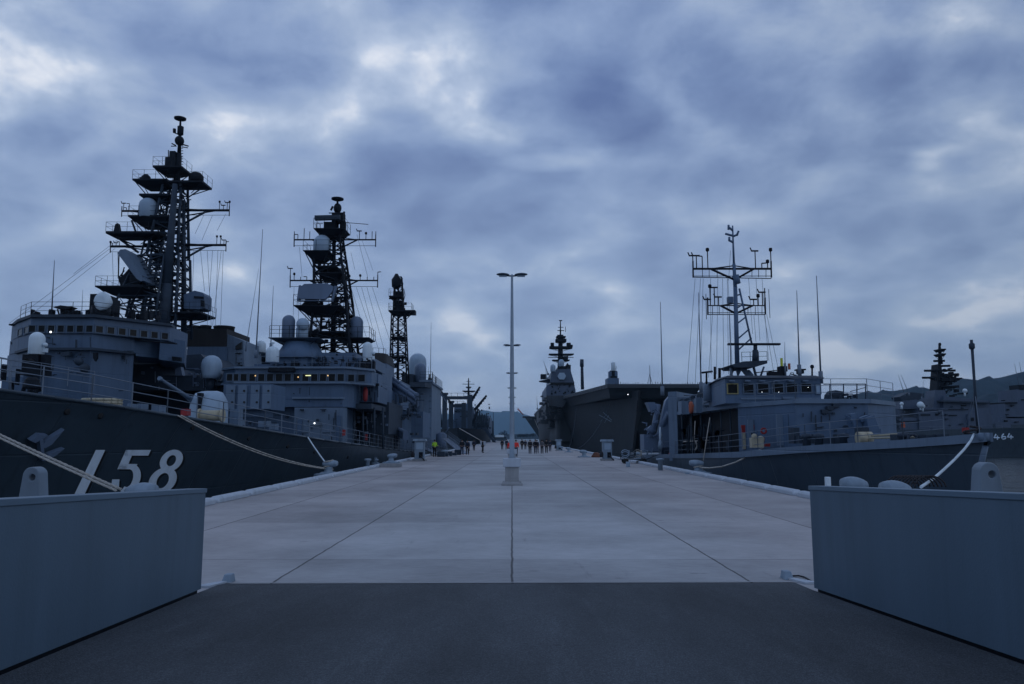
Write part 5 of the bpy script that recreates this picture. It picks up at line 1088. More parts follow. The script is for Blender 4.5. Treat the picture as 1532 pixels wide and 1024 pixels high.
# island
YI = 258.0
m = MB(); m.extr([(817, 583), (818, 577), (823, 575), (826, 573), (858, 573), (861, 583), (862, 600), (818, 600)], YI, 40); m.extr([(823, 575), (825, 556), (833, 553), (853, 552), (859, 572), (859, 575)], YI + 1, 34)
isl = m.build('island', WALLF, SD)
m = MB(); m.extr([(823.5, 572.5), (859.5, 572.5), (859, 576), (823.5, 576)], YI - .4, 30)
for _ in range(30): x, y = rr.uniform(819, 858), rr.uniform(574, 588); m.pbox(x, y, x + rr.uniform(.6, 3), y + rr.uniform(.6, 3), YI - .2, 1.5)
m.build('bridge_window', GLASS, isl)
m = MB(); m.extr([(837, 558), (844, 558), (847, 563), (844, 568), (837, 568), (834, 563)], YI - .1, 1.5); m.build('phased_array', DOMEG, isl)
m = MB(); m.extr([(834, 556), (835, 548), (847, 548), (849, 543), (854, 550), (854, 556)], YI + 3, 12); m.extr([(807, 570), (822, 567), (823, 570), (822, 572)], YI + 4, 6); m.pbox(809, 560, 817, 567, YI + 5, 3); m.pbox(848, 546, 854, 552, YI + 2, 4); m.build('director', DARKG, isl)
m = MB(); c = A(827.5, 556, YI); m.dome((c.x, YI + 1, c.z), .9, A(828, 549, YI).z - c.z, 14); m.build('radome', DOMEG, isl)
m = MB(); c = A(840, 548, YI); m.dome((c.x, YI + 1, c.z), .95, A(840, 541.5, YI).z - c.z, 14); m.build('radome', DOMEG, isl)
m = MB(); m.pt(838.5, 553, YI + 6, 838.5, 505, YI + 6, 1.1, .7, 10); m.pt(838.5, 505, YI + 6, 838.5, 480, YI + 6, .3, .15, 8)
mD = m.build('mast', DARKG, isl)
m = MB()
for (l, r_, y, h_) in [(822, 856, 519, 1.1), (821, 858, 530, .5), (831, 847, 508, 1.6), (826, 852, 539, .4), (832, 846, 504, .6)]: m.plat(l, r_, y, YI + 6, 3.5, h_, .5, .5)
for (x, y, w_, h_) in [(824, 513, 5, 6), (848, 513, 6, 6), (834, 501, 9, 4), (843, 533, 7, 5), (853, 516, 4, 3)]: m.pbox(x, y, x + w_, y + h_, YI + 5, 2)
m.pt(834, 495, YI + 6, 844, 495, YI + 6, .15); m.pt(835, 490, YI + 6, 843, 490, YI + 6, .12); m.pt(836.5, 480, YI + 6, 841, 480, YI + 6, .2); m.pt(846, 497, YI + 6, 846, 489, YI + 6, .1)
m.pt(820, 535, YI + 6, 858, 535, YI + 6, .12)
m.bsplit('mast_fitting', DARKG, isl)
whips(SD, [(820, 560, 813, 540, YI, .16), (818, 566, 816, 548, YI, .12), (804, 612, 803, 592, 340, .15)])
m = MB(); m.pt(871.5, 583, 250, 870.5, 540, 250, .55, .42, 8); m.pt(870.5, 549, 250, 870.5, 538, 250, .65, .6, 8)
for i in range(9): m.pt(868.5, 545 + i * 4, 249.5, 873, 545 + i * 4, 249.5, .1, n=4)
m.build('antenna_mast', MASTM, SD)
m = MB(); m.pt(973, 575, 200, 972, 547, 200, .12, .06); m.pt(969, 575, 200, 972, 560, 200, .06); m.pt(976, 575, 200, 972, 560, 200, .06); m.build('antenna_mast', MASTM, SD)
ciws(SD, 917.5, 541.5, 555, 566, 192, 6.5)
m = MB(); m.pbox(909, 566, 926, 575.5, 191, 5); m.pbox(911, 556, 915, 567, 191.5, 1.5); m.pbox(920, 556, 924, 567, 191.5, 1.5); m.build('gun_platform', WALLG, SD)
m = MB(); m.sph(A(939.5, 590.5, YD - .5), .10, 8); m.build('deck_lamp', LAMPC, SD)

# ================================================================== SHIP E : ship across the pier end
SE = thing('warship', 'distant dark flat-topped ship with raked bow beyond the end of the pier', 'warship', (60, 520, -2.2))
hE = Hull((A(784, 623, 520).x, 520), (1, .12), 150, 11, lambda s, x, y: A(800, 623.2, 520).z - s * .01, rake=13, ent=(40, 60), p=1.8, ns=30)
hE.mb.build('hull', HULL_D, SE)
m = MB(); m.pbox(782, 623, 793, 625, 519, 14); m.pbox(788, 626, 796, 629, 517, 6); m.pbox(800, 621, 806, 625, 515, 6); m.pbox(812, 617, 818, 625, 515, 6); m.build('bow_platform', HULL_D, SE)
m = MB(); m.pt(774, 612, 510, 783, 621, 512, .32); m.pt(774.5, 610, 510, 783, 621, 512, .12); m.build('crane_boom', ORANGE, SE)

# ================================================================== SHIP F : supply ship on the left
SF = thing('supply_ship', 'grey replenishment supply ship with tall gantry kingposts far along the left of the pier', 'ship', (-22, 380, -2.2))
YS = 318.0
hF = Hull((-21.5, YS - 14), (0, 1), 140, 10.4, lambda s, x, y: A(700, 641.5, YS).z - .012 * s, rake=8, ent=(30, 44), p=2.0, ns=36)
hF.mb.build('hull', HULL_D, SF)
m = MB(); m.pbox(679, 609, 708, 642, YS + 25, 20); m.pbox(708, 622, 731, 648, YS + 30, 60); m.pbox(683, 604, 700, 610, YS + 26, 10); m.pbox(661, 628, 680, 642, YS + 20, 20); sf = m.build('superstructure', WALLG, SF)
m = MB()
for (x0_, y0, x1, y1) in [(680, 615, 706, 616.5), (688, 623, 703, 624), (681, 613, 690, 614)]: m.pbox(x0_, y0, x1, y1, YS + 24.8, .2)
m.bsplit('window_band', GLASS, sf)
m = MB(); rr = random.Random(81)
for _ in range(60): x, y = rr.uniform(662, 732), rr.uniform(604, 640); m.pbox(x, y, x + rr.uniform(.6, 3.5), y + rr.uniform(.6, 4), YS + 24 + rr.uniform(-6, 0), 2)
for _ in range(26): x = rr.uniform(706, 731); m.pt(x, 640, YS + 28, x + rr.uniform(-3, 3), 608 + (x - 706) * .5 + rr.uniform(0, 10), YS + 28, .22, n=4)
m.bsplit('deck_gear', MASTM, sf)
def gantry(x0_, x1, yt, Y_, yb, w_=1.2):
    m = MB(); a, b = A(x0_, yt, Y_), A(x1, yt, Y_); z0 = A(x0_, yb, Y_).z
    m.box(a.x - w_, a.x + w_, Y_ - w_, Y_ + w_, z0, a.z); m.box(b.x - w_, b.x + w_, Y_ - w_, Y_ + w_, z0, b.z); m.box(a.x + w_ + .002, b.x - w_ - .002, Y_ - .6, Y_ + .6, a.z - 1.9, a.z - .6); m.box(a.x - w_ * 1.4, a.x + w_ * 1.4, Y_ - w_ * 1.2, Y_ + w_ * 1.2, a.z + .002, a.z + .8)
    m.rail([(a.x, Y_, a.z - .6), (b.x, Y_, a.z - .6)], 1.3, 2.5, .08, 1); return m.build('kingpost_gantry', MASTM, SF)
gantry(665.5, 703.5, 591, YS, 642, .95); gantry(675, 694, 603, YS + 8, 642, .9)
for (x0_, y0, x1, y1) in [(704, 602, 718, 579), (710, 614, 728, 592), (704, 640, 716, 612), (668, 596, 655, 580), (675, 604, 667, 592), (660, 640, 658, 602), (662, 636, 657, 622)]:
    m = MB(); m.pt(x0_, y0, YS, x1, y1, YS, .7 if x0_ > 700 else .5, .45, 6)
    if x0_ > 700:
        for i in range(6): f = i / 6; m.pbox(x0_ + (x1 - x0_) * f, y0 + (y1 - y0) * f, x0_ + (x1 - x0_) * f + 2, y0 + (y1 - y0) * f + 2, YS - .6, 1)
    m.build('derrick', DARKG, SF)
m = MB(); m.pt(701, 604, YS + 30, 701, 566, YS + 30, .7, .2, 8); m.plat(692, 711, 585, YS + 30, 3, .5, .4, .6); m.plat(697, 705, 579, YS + 30, 2, .5, .3, .4); m.pt(692, 575, YS + 30, 710, 575, YS + 30, .14); m.pt(698, 571, YS + 30, 704, 571, YS + 30, .12); m.plat(695, 708, 593, YS + 30, 4, .6, .2, 2); m.build('mast', DARKG, SF)
m = MB(); m.pt(687, 641, YS - 14, 722, 661, YS - 40, .12); m.build('mooring_line', ROPE, SF)

# ================================================================== SHIPS G, H across the basin
def farship(name, label, bow, L, B, z, hullnum=None):
    t = thing(name, label, 'warship', (bow[0], bow[1], -2.2)); return t
YG = 172.0
SG = thing('destroyer', 'grey warship with hull number 464 across the basin, its mast above the minesweeper bow', 'warship', (95, YG, -2.2))
gx1 = A(1560, 640, YG).x
hG = Hull((gx1 + 14, YG - 3), (-1, .04), 58, 6.5, lambda s, x, y: A(1500, 643.5, YG).z + .9 * max(0, 1 - s / 40), rake=6, ent=(34, 50), p=2.0, ns=36)
hg_ = hG.mb.build('hull', HULL, SG)
def figure4(m, x, y, w_, h_):
    st_ = [((x + w_ * .35, y), (x, y + h_ * .68)), ((x, y + h_ * .68), (x + w_, y + h_ * .68)), ((x + w_ * .62, y + h_ * .3), (x + w_ * .62, y + h_))]
    for a, b in st_:
        p, q_ = hG.hit(*a, .05), hG.hit(*b, .05)
        if p and q_: m.tube(p, q_, .13, n=4)
def figure6(m, x, y, w_, h_):
    P = [(x + w_ * .5, y), (x + w_ * .12, y + h_ * .4), (x, y + h_ * .75), (x + w_ * .35, y + h_), (x + w_ * .85, y + h_ * .9), (x + w_ * .9, y + h_ * .6), (x + w_ * .5, y + h_ * .5), (x + w_ * .1, y + h_ * .65)]
    P = [hG.hit(*p, .05) for p in P]
    if all(P):
        for a, b in zip(P[:-1], P[1:]): m.tube(a, b, .13, n=4)
for fn_, a_ in ((figure4, (1487, 649.5, 8, 8.5)), (figure6, (1498, 649, 7, 8.5)), (figure4, (1507, 648.5, 8.5, 8.5))): m = MB(); fn_(m, *a_); m.build('hull_number', NUMW, hg_)
m = MB(); m.pbox(1376, 612, 1480, 646, YG, 12); m.extr([(1412, 593), (1480, 600), (1482, 636), (1410, 636)], YG + 1, 10); m.pbox(1376, 611, 1418, 613.2, YG - .5, 12); m.pbox(1318, 612, 1345, 646, YG + 1, 9); m.pbox(1345, 625, 1376, 646, YG + .5, 9); m.extr([(1351, 612), (1353, 600), (1372, 598), (1376, 612)], YG + 1, 6); m.pbox(1450, 620, 1484, 646, YG - .6, 8)
sg_ = m.build('superstructure', WALLF, SG)
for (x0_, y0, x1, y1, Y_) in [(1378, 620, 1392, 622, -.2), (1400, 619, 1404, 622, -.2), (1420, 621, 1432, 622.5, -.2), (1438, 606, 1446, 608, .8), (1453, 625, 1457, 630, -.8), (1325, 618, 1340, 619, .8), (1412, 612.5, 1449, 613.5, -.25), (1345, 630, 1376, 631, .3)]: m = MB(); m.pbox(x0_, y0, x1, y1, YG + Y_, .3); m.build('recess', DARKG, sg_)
m = MB(); m.rail([A(1376, 646, YG - 1), A(1500, 645, YG - 1)], 1.1, 2.2, .04, 3); m.build('railing', RAILM, SG)
m = MB(); m.extr([(1346, 594), (1360, 587), (1382, 589), (1383, 594), (1372, 600), (1350, 600)], YG + 2, 4); m.extr([(1410, 599), (1482, 602), (1482, 604), (1410, 601.5)], YG - .2, 8)
rr = random.Random(91)
for _ in range(26):
    x = rr.uniform(1318, 1480); y = rr.uniform(606, 642); m.pbox(x, y, x + rr.uniform(.8, 3.5), y + rr.uniform(.8, 2.4), YG - .7 + rr.uniform(0, .5), .8)
for _ in range(40): x = rr.uniform(1312, 1345); y = rr.uniform(622, 642); m.pbox(x, y, x + rr.uniform(1, 4), y + rr.uniform(1, 4), YG - 1.5, .8)
m.bsplit('deck_gear', MASTM, sg_)
m = MB(); m.extr([(1396, 612), (1399, 584), (1414, 584), (1420, 612)], YG + 2, 4); m.build('mast_base', WALLF, SG)
m = MB(); m.extr([(1401, 584), (1404, 545), (1408, 545), (1414, 584)], YG + 3, 3); m.pt(1407, 545, YG + 4, 1405.5, 516, YG + 4, .55, .25, 8)
for (l, r_, y) in [(1383, 1429, 555), (1380, 1430, 565.5), (1397, 1413, 540.5), (1402, 1421, 548)]: m.pt(l, y, YG + 4, r_, y - .4, YG + 4, .28, n=6); m.pt(l + 8, y, YG + 4, 1404, y + 5, YG + 4, .16, n=5)
for (l, r_, y) in [(1404, 1424, 560), (1402, 1424, 569), (1404, 1434, 566), (1403, 1428, 578), (1402, 1410, 523), (1402, 1410, 530)]: m.plat(l, r_, y, YG + 4, 3, .4, .4, .8)
for _ in range(50): x, y = rr.uniform(1402, 1432), rr.uniform(550, 592); m.pbox(x, y, x + rr.uniform(1, 5), y + rr.uniform(1, 4), YG + rr.uniform(2, 5), 1)
m.pt(1405, 515.5, YG + 4, 1407, 515.5, YG + 4, .4)
m.build('mast', DARKG, SG)
for (x, y, r_) in [(1377, 606, .75), (1380.5, 608, .5), (1349, 604.5, .4), (1443.5, 585, .5)]: m = MB(); m.sph(A(x, y, YG - .5), r_, 12); m.pt(x, y + 2, YG - .5, x, y + 8, YG - .5, .2); m.build('radome', WHITE, SG)
m = MB(); m.pbox(1440, 588, 1448, 590, YG + 1, 2); m.build('antenna_base', DARKG, SG)
m = MB(); m.pbox(1350.5, 632, 1354, 640, YG - 1, .6); m.build('fire_box', ORANGE, SG)
m = MB(); m.pbox(1338, 643, 1345, 650, YG - 3, .8); m.build('mooring_fitting', YEL, SG)
whips(SG, [(1353, 590, 1344, 561, YG, .08), (1360, 590, 1348, 561, YG, .08), (1379, 596, 1382, 569, YG, .06)])
SH = thing('destroyer', 'grey warship partly cut off by the right edge, moored beyond hull number 464', 'warship', (150, 205, -2.2))
YHh = 205.0
hH = Hull((190, YHh), (-1, 0), 90, 6.5, lambda s, x, y: A(1520, 636, YHh).z, rake=6, ent=(34, 50), ns=24); hH.mb.build('hull', HULL, SH)
m = MB(); m.pbox(1505, 603, 1600, 626, YHh - 6, 12); m.pbox(1497, 624, 1600, 638, YHh - 6, 12); m.pbox(1523, 583, 1600, 604, YHh - 5, 8); m.pbox(1490, 632, 1512, 640, YHh - 7, 4); m.build('superstructure', WALLF, SH)
m = MB(); m.pbox(1505, 602, 1522, 604, YHh - 6.5, 8); m.pbox(1525, 576, 1545, 584, YHh - 5, 4)
for _ in range(14): x, y = rr.uniform(1500, 1560), rr.uniform(588, 634); m.pbox(x, y, x + rr.uniform(1, 5), y + rr.uniform(1, 3), YHh - 6.6, .8)
m.bsplit('deck_gear', DARKG, SH); whips(SH, [(1525, 580, 1518, 545, YHh - 4, .1), (1531, 576, 1525, 542, YHh - 4, .1)])

# small craft, shore and trees far behind
t = thing('ferry', 'small distant white ferry beyond the left end of the pier', 'boat', A(747, 657, 700))
m = MB(); m.extr([(738, 655), (758, 655), (756, 660), (740, 660)], 690, 12); m.build('hull', HULL, t)
m = MB(); m.pbox(741, 651, 754, 655, 692, 8); m.build('cabin', WHITE, t)
m = MB(); m.pbox(738, 654.5, 757, 655.5, 689, 10); m.build('window_band', GLASS, t)
def fartree(px, w_, h_, Y_, label):
    c = A(px, 655, Y_); t = thing('tree', label, 'tree', c, 'distant trees on the far shore'); r_ = random.Random(int(px * 10)); W = w_ / F * Y_; H = h_ / F * Y_
    m = MB(); m.tube(c, c + Vector((0, 0, H * .6)), W * .05, W * .02, 6); m.build('trunk', DARKG, t)
    m = MB()
    for _ in range(260):
        a = r_.uniform(0, 6.28); rr_ = r_.random() ** .5; p = c + Vector((W / 2 * rr_ * math.cos(a), W / 2 * rr_ * math.sin(a), H * (.25 + .72 * r_.random() * (1 - rr_ * .5))))
        q_ = [Vector((r_.uniform(-1, 1), r_.uniform(-1, 1), r_.uniform(-1, 1))) * W * .08 for _ in range(3)]; m.add([p + v for v in q_], [(0, 1, 2)])
    m.build('crown', M_FOREST, t)
for (px, w_, h_, lb) in [(755, 9, 13, 'broad dark tree just left of the lamp posts on the far shore'), (750, 8, 10, 'lower dark tree beside the broad one behind the ferry'), (779, 12, 6, 'low bushy tree just right of the lamp posts on the far shore'), (788, 12, 6.5, 'low rounded tree midway between the lamp posts and the raked bow'), (797, 10, 7.5, 'slightly taller rounded tree closest to the raked bow')]:
    fartree(px, w_, h_, 900, lb)
# far quay building + chimneys beside the supply ship
for a_, lb in (((738.5, 655, 520, 738, 617, 520, .3, .2), 'tallest slender mast rising just right of the supply ship'), ((734, 655, 520, 733.5, 622, 520, .5, .3), 'slender mast rising closest to the supply ship'), ((736.5, 655, 520, 736.5, 630, 520, .9), 'short thick mast between the two slender ones by the supply ship')):
    m = MB(); m.pt(*a_); tag(m.build('harbour_mast', MASTM), lb, 'mast', 'harbour masts behind the supply ship')

# ================================================================== lamp posts
def lamp_post(Y_):
    t = thing('lamp_post', '', 'lamp post', (0, Y_, 0), 'twin-head lamp posts down the middle of the pier')
    m = MB(); o = Vector((0, Y_, 0))
    B_ = lambda x, y, z0, z1, x2=None: m.hexa([(-x, Y_ - x, z0), (x, Y_ - x, z0), (x, Y_ + x, z0), (-x, Y_ + x, z0)], [(-(x2 or x), Y_ - (x2 or x), z1), ((x2 or x), Y_ - (x2 or x), z1), ((x2 or x), Y_ + (x2 or x), z1), (-(x2 or x), Y_ + (x2 or x), z1)])
    B_(.45, 0, 0, .07); B_(.43, 0, .072, .17, .31); B_(.29, 0, .172, .76); 
    for sx in (-1, 1):
        for sy in (-1, 1): m.tube((sx * .37, Y_ + sy * .37, .06), (sx * .37, Y_ + sy * .37, .15), .03, n=6)
    m.box(-.30, .30, Y_ - .302, Y_ + .302, .30, .33)
    m.build('pedestal', CONC, t, .012)
    m = MB(); m.box(-.38, .38, Y_ - .38, Y_ + .38, .762, 1.13); m.build('pedestal_cap', KERBW, t, .03)
    m = MB(); m.lathe((0, Y_, 1.13), [(.16, 0), (.16, .03), (.11, .04), (.105, 1.2), (.085, 4), (.05, 7.95), (.03, 8.0)], 14)
    for k in range(4): a = math.pi / 4 + k * math.pi / 2; m.tube((.13 * math.cos(a), Y_ + .13 * math.sin(a), 1.13), (.13 * math.cos(a), Y_ + .13 * math.sin(a), 1.2), .02, n=6)
    m.build('pole', POLEM, t)
    for sg in (-1, 1):
        m = MB(); m.tube((0, Y_, 9.05), (sg * .3, Y_, 9.08), .035, n=8)
        N_ = 14; prof_ = []
        vs = []; fs = []; n = 14
        for k in range(9):
            f = k / 8; x_ = sg * (.12 + .56 * f); wv = .15 * math.sin(math.pi * min(.98, .06 + f * .9)) ** .6; hv = .085 * math.sin(math.pi * min(.97, .08 + f * .86)) ** .6
            for i in range(n): a = 2 * math.pi * i / n; vs.append((x_, Y_ + wv * math.cos(a), 9.10 + .02 * f + hv * math.sin(a) * (1.0 if math.sin(a) > 0 else .6)))
        for k in range(8):
            for i in range(n): j = (i + 1) % n; q_ = (k * n + i, k * n + j, (k + 1) * n + j, (k + 1) * n + i); fs.append(q_ if sg > 0 else q_[::-1])
        m.add(vs, fs, True); m.f += [[len(m.v) - len(vs) + i for i in range(n)], [len(m.v) - n + i for i in range(n)]]; m.sm += [False, False]
        hd = m.build('lamp_head', MASTM, t)
        m = MB(); m.box(sg * .4 - .17, sg * .4 + .17, Y_ - .09, Y_ + .09, 9.028, 9.05); m.build('lens', DOMEG, hd)
    return t
lp = lamp_post(33.2); lp['label'] = 'nearest and tallest twin-head lamp post on the white pedestal'
for k in range(1, 12):
    copy_tree(lp, (0, 33.2 + 26 * k, 0), f'{ordn(k)} nearest twin-head lamp post, hidden in line behind the nearest one')

# ================================================================== kerb blocks
def kerb_block():
    t = MB(); x0_, x1, L_ = -.17, .17, 2.76
    P = [(-.17, 0), (.17, 0), (.17, .13), (.11, .2), (-.11, .2), (-.17, .13)]
    t.prism([(0, 0)] * 0 or [(0, 0), (1, 0), (0, 1)], 0, 1) if 0 else None
    n = 6; vs = []
    for yy, k_ in ((-L_ / 2, .5), (-L_ / 2 + .12, 1), (L_ / 2 - .12, 1), (L_ / 2, .5)): vs += [(x * (.8 + .2 * k_), yy, z * k_) for x, z in P]
    t.add(vs, [list(range(n)), [i + 3 * n for i in range(n)][::-1]] + [(r_ * n + (i + 1) % n, r_ * n + i, r_ * n + i + n, r_ * n + (i + 1) % n + n) for r_ in range(3) for i in range(n)])
    return t
kb = kerb_block().build('kerb_block', KERBW, None, .02); first = True
for side, X_, nm in ((-1, PL + .2, 'left'), (1, PR - .2, 'right')):
    i = 0; Y_ = 19.35
    while Y_ < 150:
        o = kb if first else kb.copy()
        if not first: COL.objects.link(o)
        first = False
        o.location = (X_, Y_, 0); tag(o, f'{ordn(i)} white kerb block counted from the near end of the {nm} pier edge', 'kerb block', f'white kerb blocks along the {nm} pier edge')
        Y_ += 3.03; i += 1
m = MB(); m.box(PL + .04, PL + .34, 150, PEND, 0, .18); m.box(PR - .34, PR - .04, 150, PEND, 0, .18); struct(m.build('far_kerb', KERBW))

# ================================================================== bollards
def bollard(px, py, label, sg, s=1.0, z0=0, bent=True, base=True, P=None, grp='curved-top mooring bollards on the pier', zs=1.0):
    g_ = P or G(px, py, 0); x, y = g_.x, g_.y
    t = thing('mooring_bollard', label, 'bollard', (x, y, z0), grp)
    m = MB(); m.prism(rrect(x - .62 * s, x + .62 * s, y - .42 * s, y + .42 * s, .25 * s), z0, z0 + .07 * s); m.prism(rrect(x - .45 * s, x + .45 * s, y - .32 * s, y + .32 * s, .2 * s), z0 + .071 * s, z0 + .16 * s, rrect(x - .3 * s, x + .3 * s, y - .25 * s, y + .25 * s, .15 * s))
    for a in range(6): an = a * math.pi / 3; m.tube((x + .5 * s * math.cos(an), y + .3 * s * math.sin(an), z0 + .06), (x + .5 * s * math.cos(an), y + .3 * s * math.sin(an), z0 + .12), .035, n=6)
    if base: m.build('base_plate', BOLL, t)
    m = MB(); m.lathe((x, y, z0), [(.27 * s, .1), (.2 * s, .22), (.18 * s, .36), (.22 * s, .46)], 18)
    # swollen head leaning away from the ship
    vs = []; fs = []; n = 16; K = 9; L0 = -.26 * s; L1 = .42 * s
    for k in range(K):
        f = k / (K - 1); cx = x + sg * (L0 + (L1 - L0) * f); rr_ = .17 * s * math.sin(math.pi * (.10 + .80 * f)) ** .42; cz = z0 + .50 * s + .05 * s * f
        for i in range(n): a = 2 * math.pi * i / n; vs.append((cx, y + rr_ * 1.5 * math.cos(a), cz + rr_ * math.sin(a)))
    for k in range(K - 1):
        for i in range(n): j = (i + 1) % n; q_ = (k * n + i, k * n + j, (k + 1) * n + j, (k + 1) * n + i); fs.append(q_ if sg > 0 else q_[::-1])
    m.add(vs, fs, True); e0 = [i for i in range(n)]; e1 = [(K - 1) * n + i for i in range(n)]; o_ = len(m.v) - len(vs)
    m.f += [[o_ + i for i in (e0[::-1] if sg > 0 else e0)], [o_ + i for i in (e1 if sg > 0 else e1[::-1])]]; m.sm += [True, True]
    m.build('head', BOLL, t); t.scale = (1, 1, zs); return (x, y)
b1 = bollard(491, 711.5, 'curved-top bollard holding two white ropes from the 158 destroyer', 1, 1.15)
b2 = bollard(1045, 709.5, 'curved-top bollard holding the sagging rope from the minesweeper side', -1, 1.12)
bl = bollard(0, 0, 'bollard top peeping over the left barrier, nearest bollard on the left edge', 1, 1.05, P=Vector((-9.1, 19.0, 0)), zs=1.25)
brr = bollard(0, 0, 'rounder bollard top peeping over the right barrier beside the white post', -1, 1.0, P=Vector((9.5, 21.5, 0)), zs=1.34)
brr2 = bollard(0, 0, 'bollard top at the black rope coil behind the right barrier', -1, 1.02, P=Vector((9.55, 19.3, 0)), zs=1.34)
def conc_block(px, py, w_, h_, d_, label):
    g_ = G(px, py, 0); m = MB(); m.box(g_.x - w_ / 2, g_.x + w_ / 2, g_.y, g_.y + d_, 0, h_); tag(m.build('concrete_plinth', CONC, None, .03), label, 'plinth'); return g_
g_ = conc_block(583, 699.5, 1.35, .26, 1.2, 'low concrete plinth under a bollard on the left edge'); bollard(0, 0, 'curved-top bollard raised on a low concrete plinth on the left edge', 1, .95, .262, P=Vector((g_.x, g_.y + .6, 0)))
for (px, py, sg, s, lb) in [(562, 694, 1, .5, 'small rounded bollard left of the concrete plinth'), (874, 684.5, -1, 1.1, 'bright bollard just left of the right white supply cabinet'), (955, 689, -1, 1.1, 'bollard behind the hose trolley on the right edge'), (851, 677, -1, 1.0, 'distant bollard left of the bright one on the right edge'), (840, 674.5, -1, 1.0, 'most distant bollard on the right edge near the carrier ropes'), (664, 683, 1, 1.0, 'small bollard past the person in the lime vest')]:
    bollard(px, py, lb, sg, s)
def post(px, py, h_, label, r=.13, grp='short round posts on the pier', P=None):
    g_ = P or G(px, py, 0); t = MB(); t.lathe((g_.x, g_.y, 0), [(r, 0), (r, h_ - .12), (r * 1.7, h_ - .1), (r * 1.7, h_), (r * .5, h_ + .02)], 14); tag(t.build('post', BOLL), label, 'post', grp)
post(550, 702.5, .66, 'short grey flat-topped post on the left pier edge'); post(988, 704, .72, 'short grey round post on the right pier edge', .15)
m = MB(); g_ = A(1240, 722, 18.2); m.box(g_.x - .055, g_.x + .055, 18.2, 18.31, 0, A(1240, 714, 18.2).z); tag(m.build('post', WHITE, None, .01), 'thin square white post behind the left end of the right barrier', 'post')

# supply cabinets
def cabinet(px, py, label, s=1.0, sg=1):
    g_ = G(px, py, 0); x, y = g_.x, g_.y; t = thing('supply_cabinet', label, 'cabinet', (x, y, 0), 'white shore supply cabinets')
    m = MB(); m.box(x - .55 * s, x + .55 * s, y - .1, y + .9 * s, 0, .16); m.build('plinth', CONC, t, .02)
    m = MB(); m.box(x - .40 * s, x + .40 * s, y, y + .7 * s, .162, 1.62 * s); b = m.build('body', BOLL, t, .02)
    m = MB(); m.prism([(x - .56 * s, y - .14), (x + .56 * s, y - .14), (x + .56 * s, y + .85 * s), (x - .56 * s, y + .85 * s)], 1.622 * s, 1.80 * s, [(x - .5 * s, y - .08), (x + .5 * s, y - .08), (x + .5 * s, y + .8 * s), (x - .5 * s, y + .8 * s)]); m.build('roof', BOLL, t)
    m = MB(); m.box(x - .25 * s, x + .3 * s, y - .03, y - .002, .95 * s, 1.5 * s); m.build('door', DOMEG, b)
    m = MB(); m.box(x - .02 * s, x + .3 * s, y - .05, y - .002, .25 * s, .72 * s); m.build('socket_recess', DARKG, b)
    m = MB(); m.tube((x + .1, y - .05, .5), (x + .5 * sg, y - .4, .05), .05, n=6); m.lathe((x - .52 * sg * s, y, .3), [(.15, 0), (.17, .3), (.1, .5)], 10); m.build('cable', ROPED, t)
cabinet(627, 690, 'white roofed supply cabinet on the left edge beside the lime vest', 1.05); cabinet(909, 689.5, 'white roofed supply cabinet standing alone on the right edge', 1.02); cabinet(836, 674.5, 'small distant supply cabinet on the right edge by the group of people', .95)
# big hinge lugs behind the barriers
def lug(px, Y_, w_, top, label):
    cx = A(px, 715, Y_).x; t = MB(); H = A(px, top, Y_).z; P = []; n = 16; rt = w_ * .32
    P = [(cx - w_ * .62, 0), (cx + w_ * .62, 0), (cx + w_ * .5, H * .55)] + [(cx + rt * math.cos(a), H - rt + rt * math.sin(a)) for a in [math.pi * i / 12 for i in range(13)]] + [(cx - w_ * .5, H * .55)]
    # plate with a drilled hole: built as ring sectors around the hole
    hx, hz, hr = cx + w_ * .06, H - rt * 1.25, w_ * .12; N_ = 32
    def outer(a):
        d = Vector((math.cos(a), math.sin(a))); best = 9
        for (x1, z1), (x2, z2) in zip(P, P[1:] + P[:1]):
            ex, ez = x2 - x1, z2 - z1; den_ = d.x * ez - d.y * ex
            if abs(den_) < 1e-9: continue
            tt = ((x1 - hx) * ez - (z1 - hz) * ex) / den_; ss = ((x1 - hx) * d.y - (z1 - hz) * d.x) / den_
            if tt > 0 and -1e-6 <= ss <= 1 + 1e-6: best = min(best, tt)
        return (hx + d.x * best, hz + d.y * best)
    corners = [math.atan2(z - hz, x - hx) for x, z in (P[0], P[1], P[2], P[-1])]
    ang = sorted([-math.pi + 2 * math.pi * i / N_ for i in range(N_)] + corners); nn = len(ang)
    vs = []
    for yy in (Y_, Y_ + .22):
        for a in ang: o = outer(a); vs.append((o[0], yy, o[1]))
        for a in ang: vs.append((hx + hr * math.cos(a), yy, hz + hr * math.sin(a)))
    fs = []
    for i in range(nn):
        j = (i + 1) % nn
        fs += [(i, j, nn + j, nn + i), (2 * nn + j, 2 * nn + i, 3 * nn + i, 3 * nn + j), (j, i, 2 * nn + i, 2 * nn + j), (nn + i, nn + j, 3 * nn + j, 3 * nn + i)]
    t.add(vs, fs); tag(t.build('hinge_lug', LUGM, None, .015), label, 'steel lug', 'holed steel lugs behind the barriers')
lug(45.5, 10.9, .36, 699, 'holed steel lug behind the left barrier under the hawser'); lug(1482, 10.9, .42, 692, 'holed steel lug behind the right barrier below the minesweeper bow')
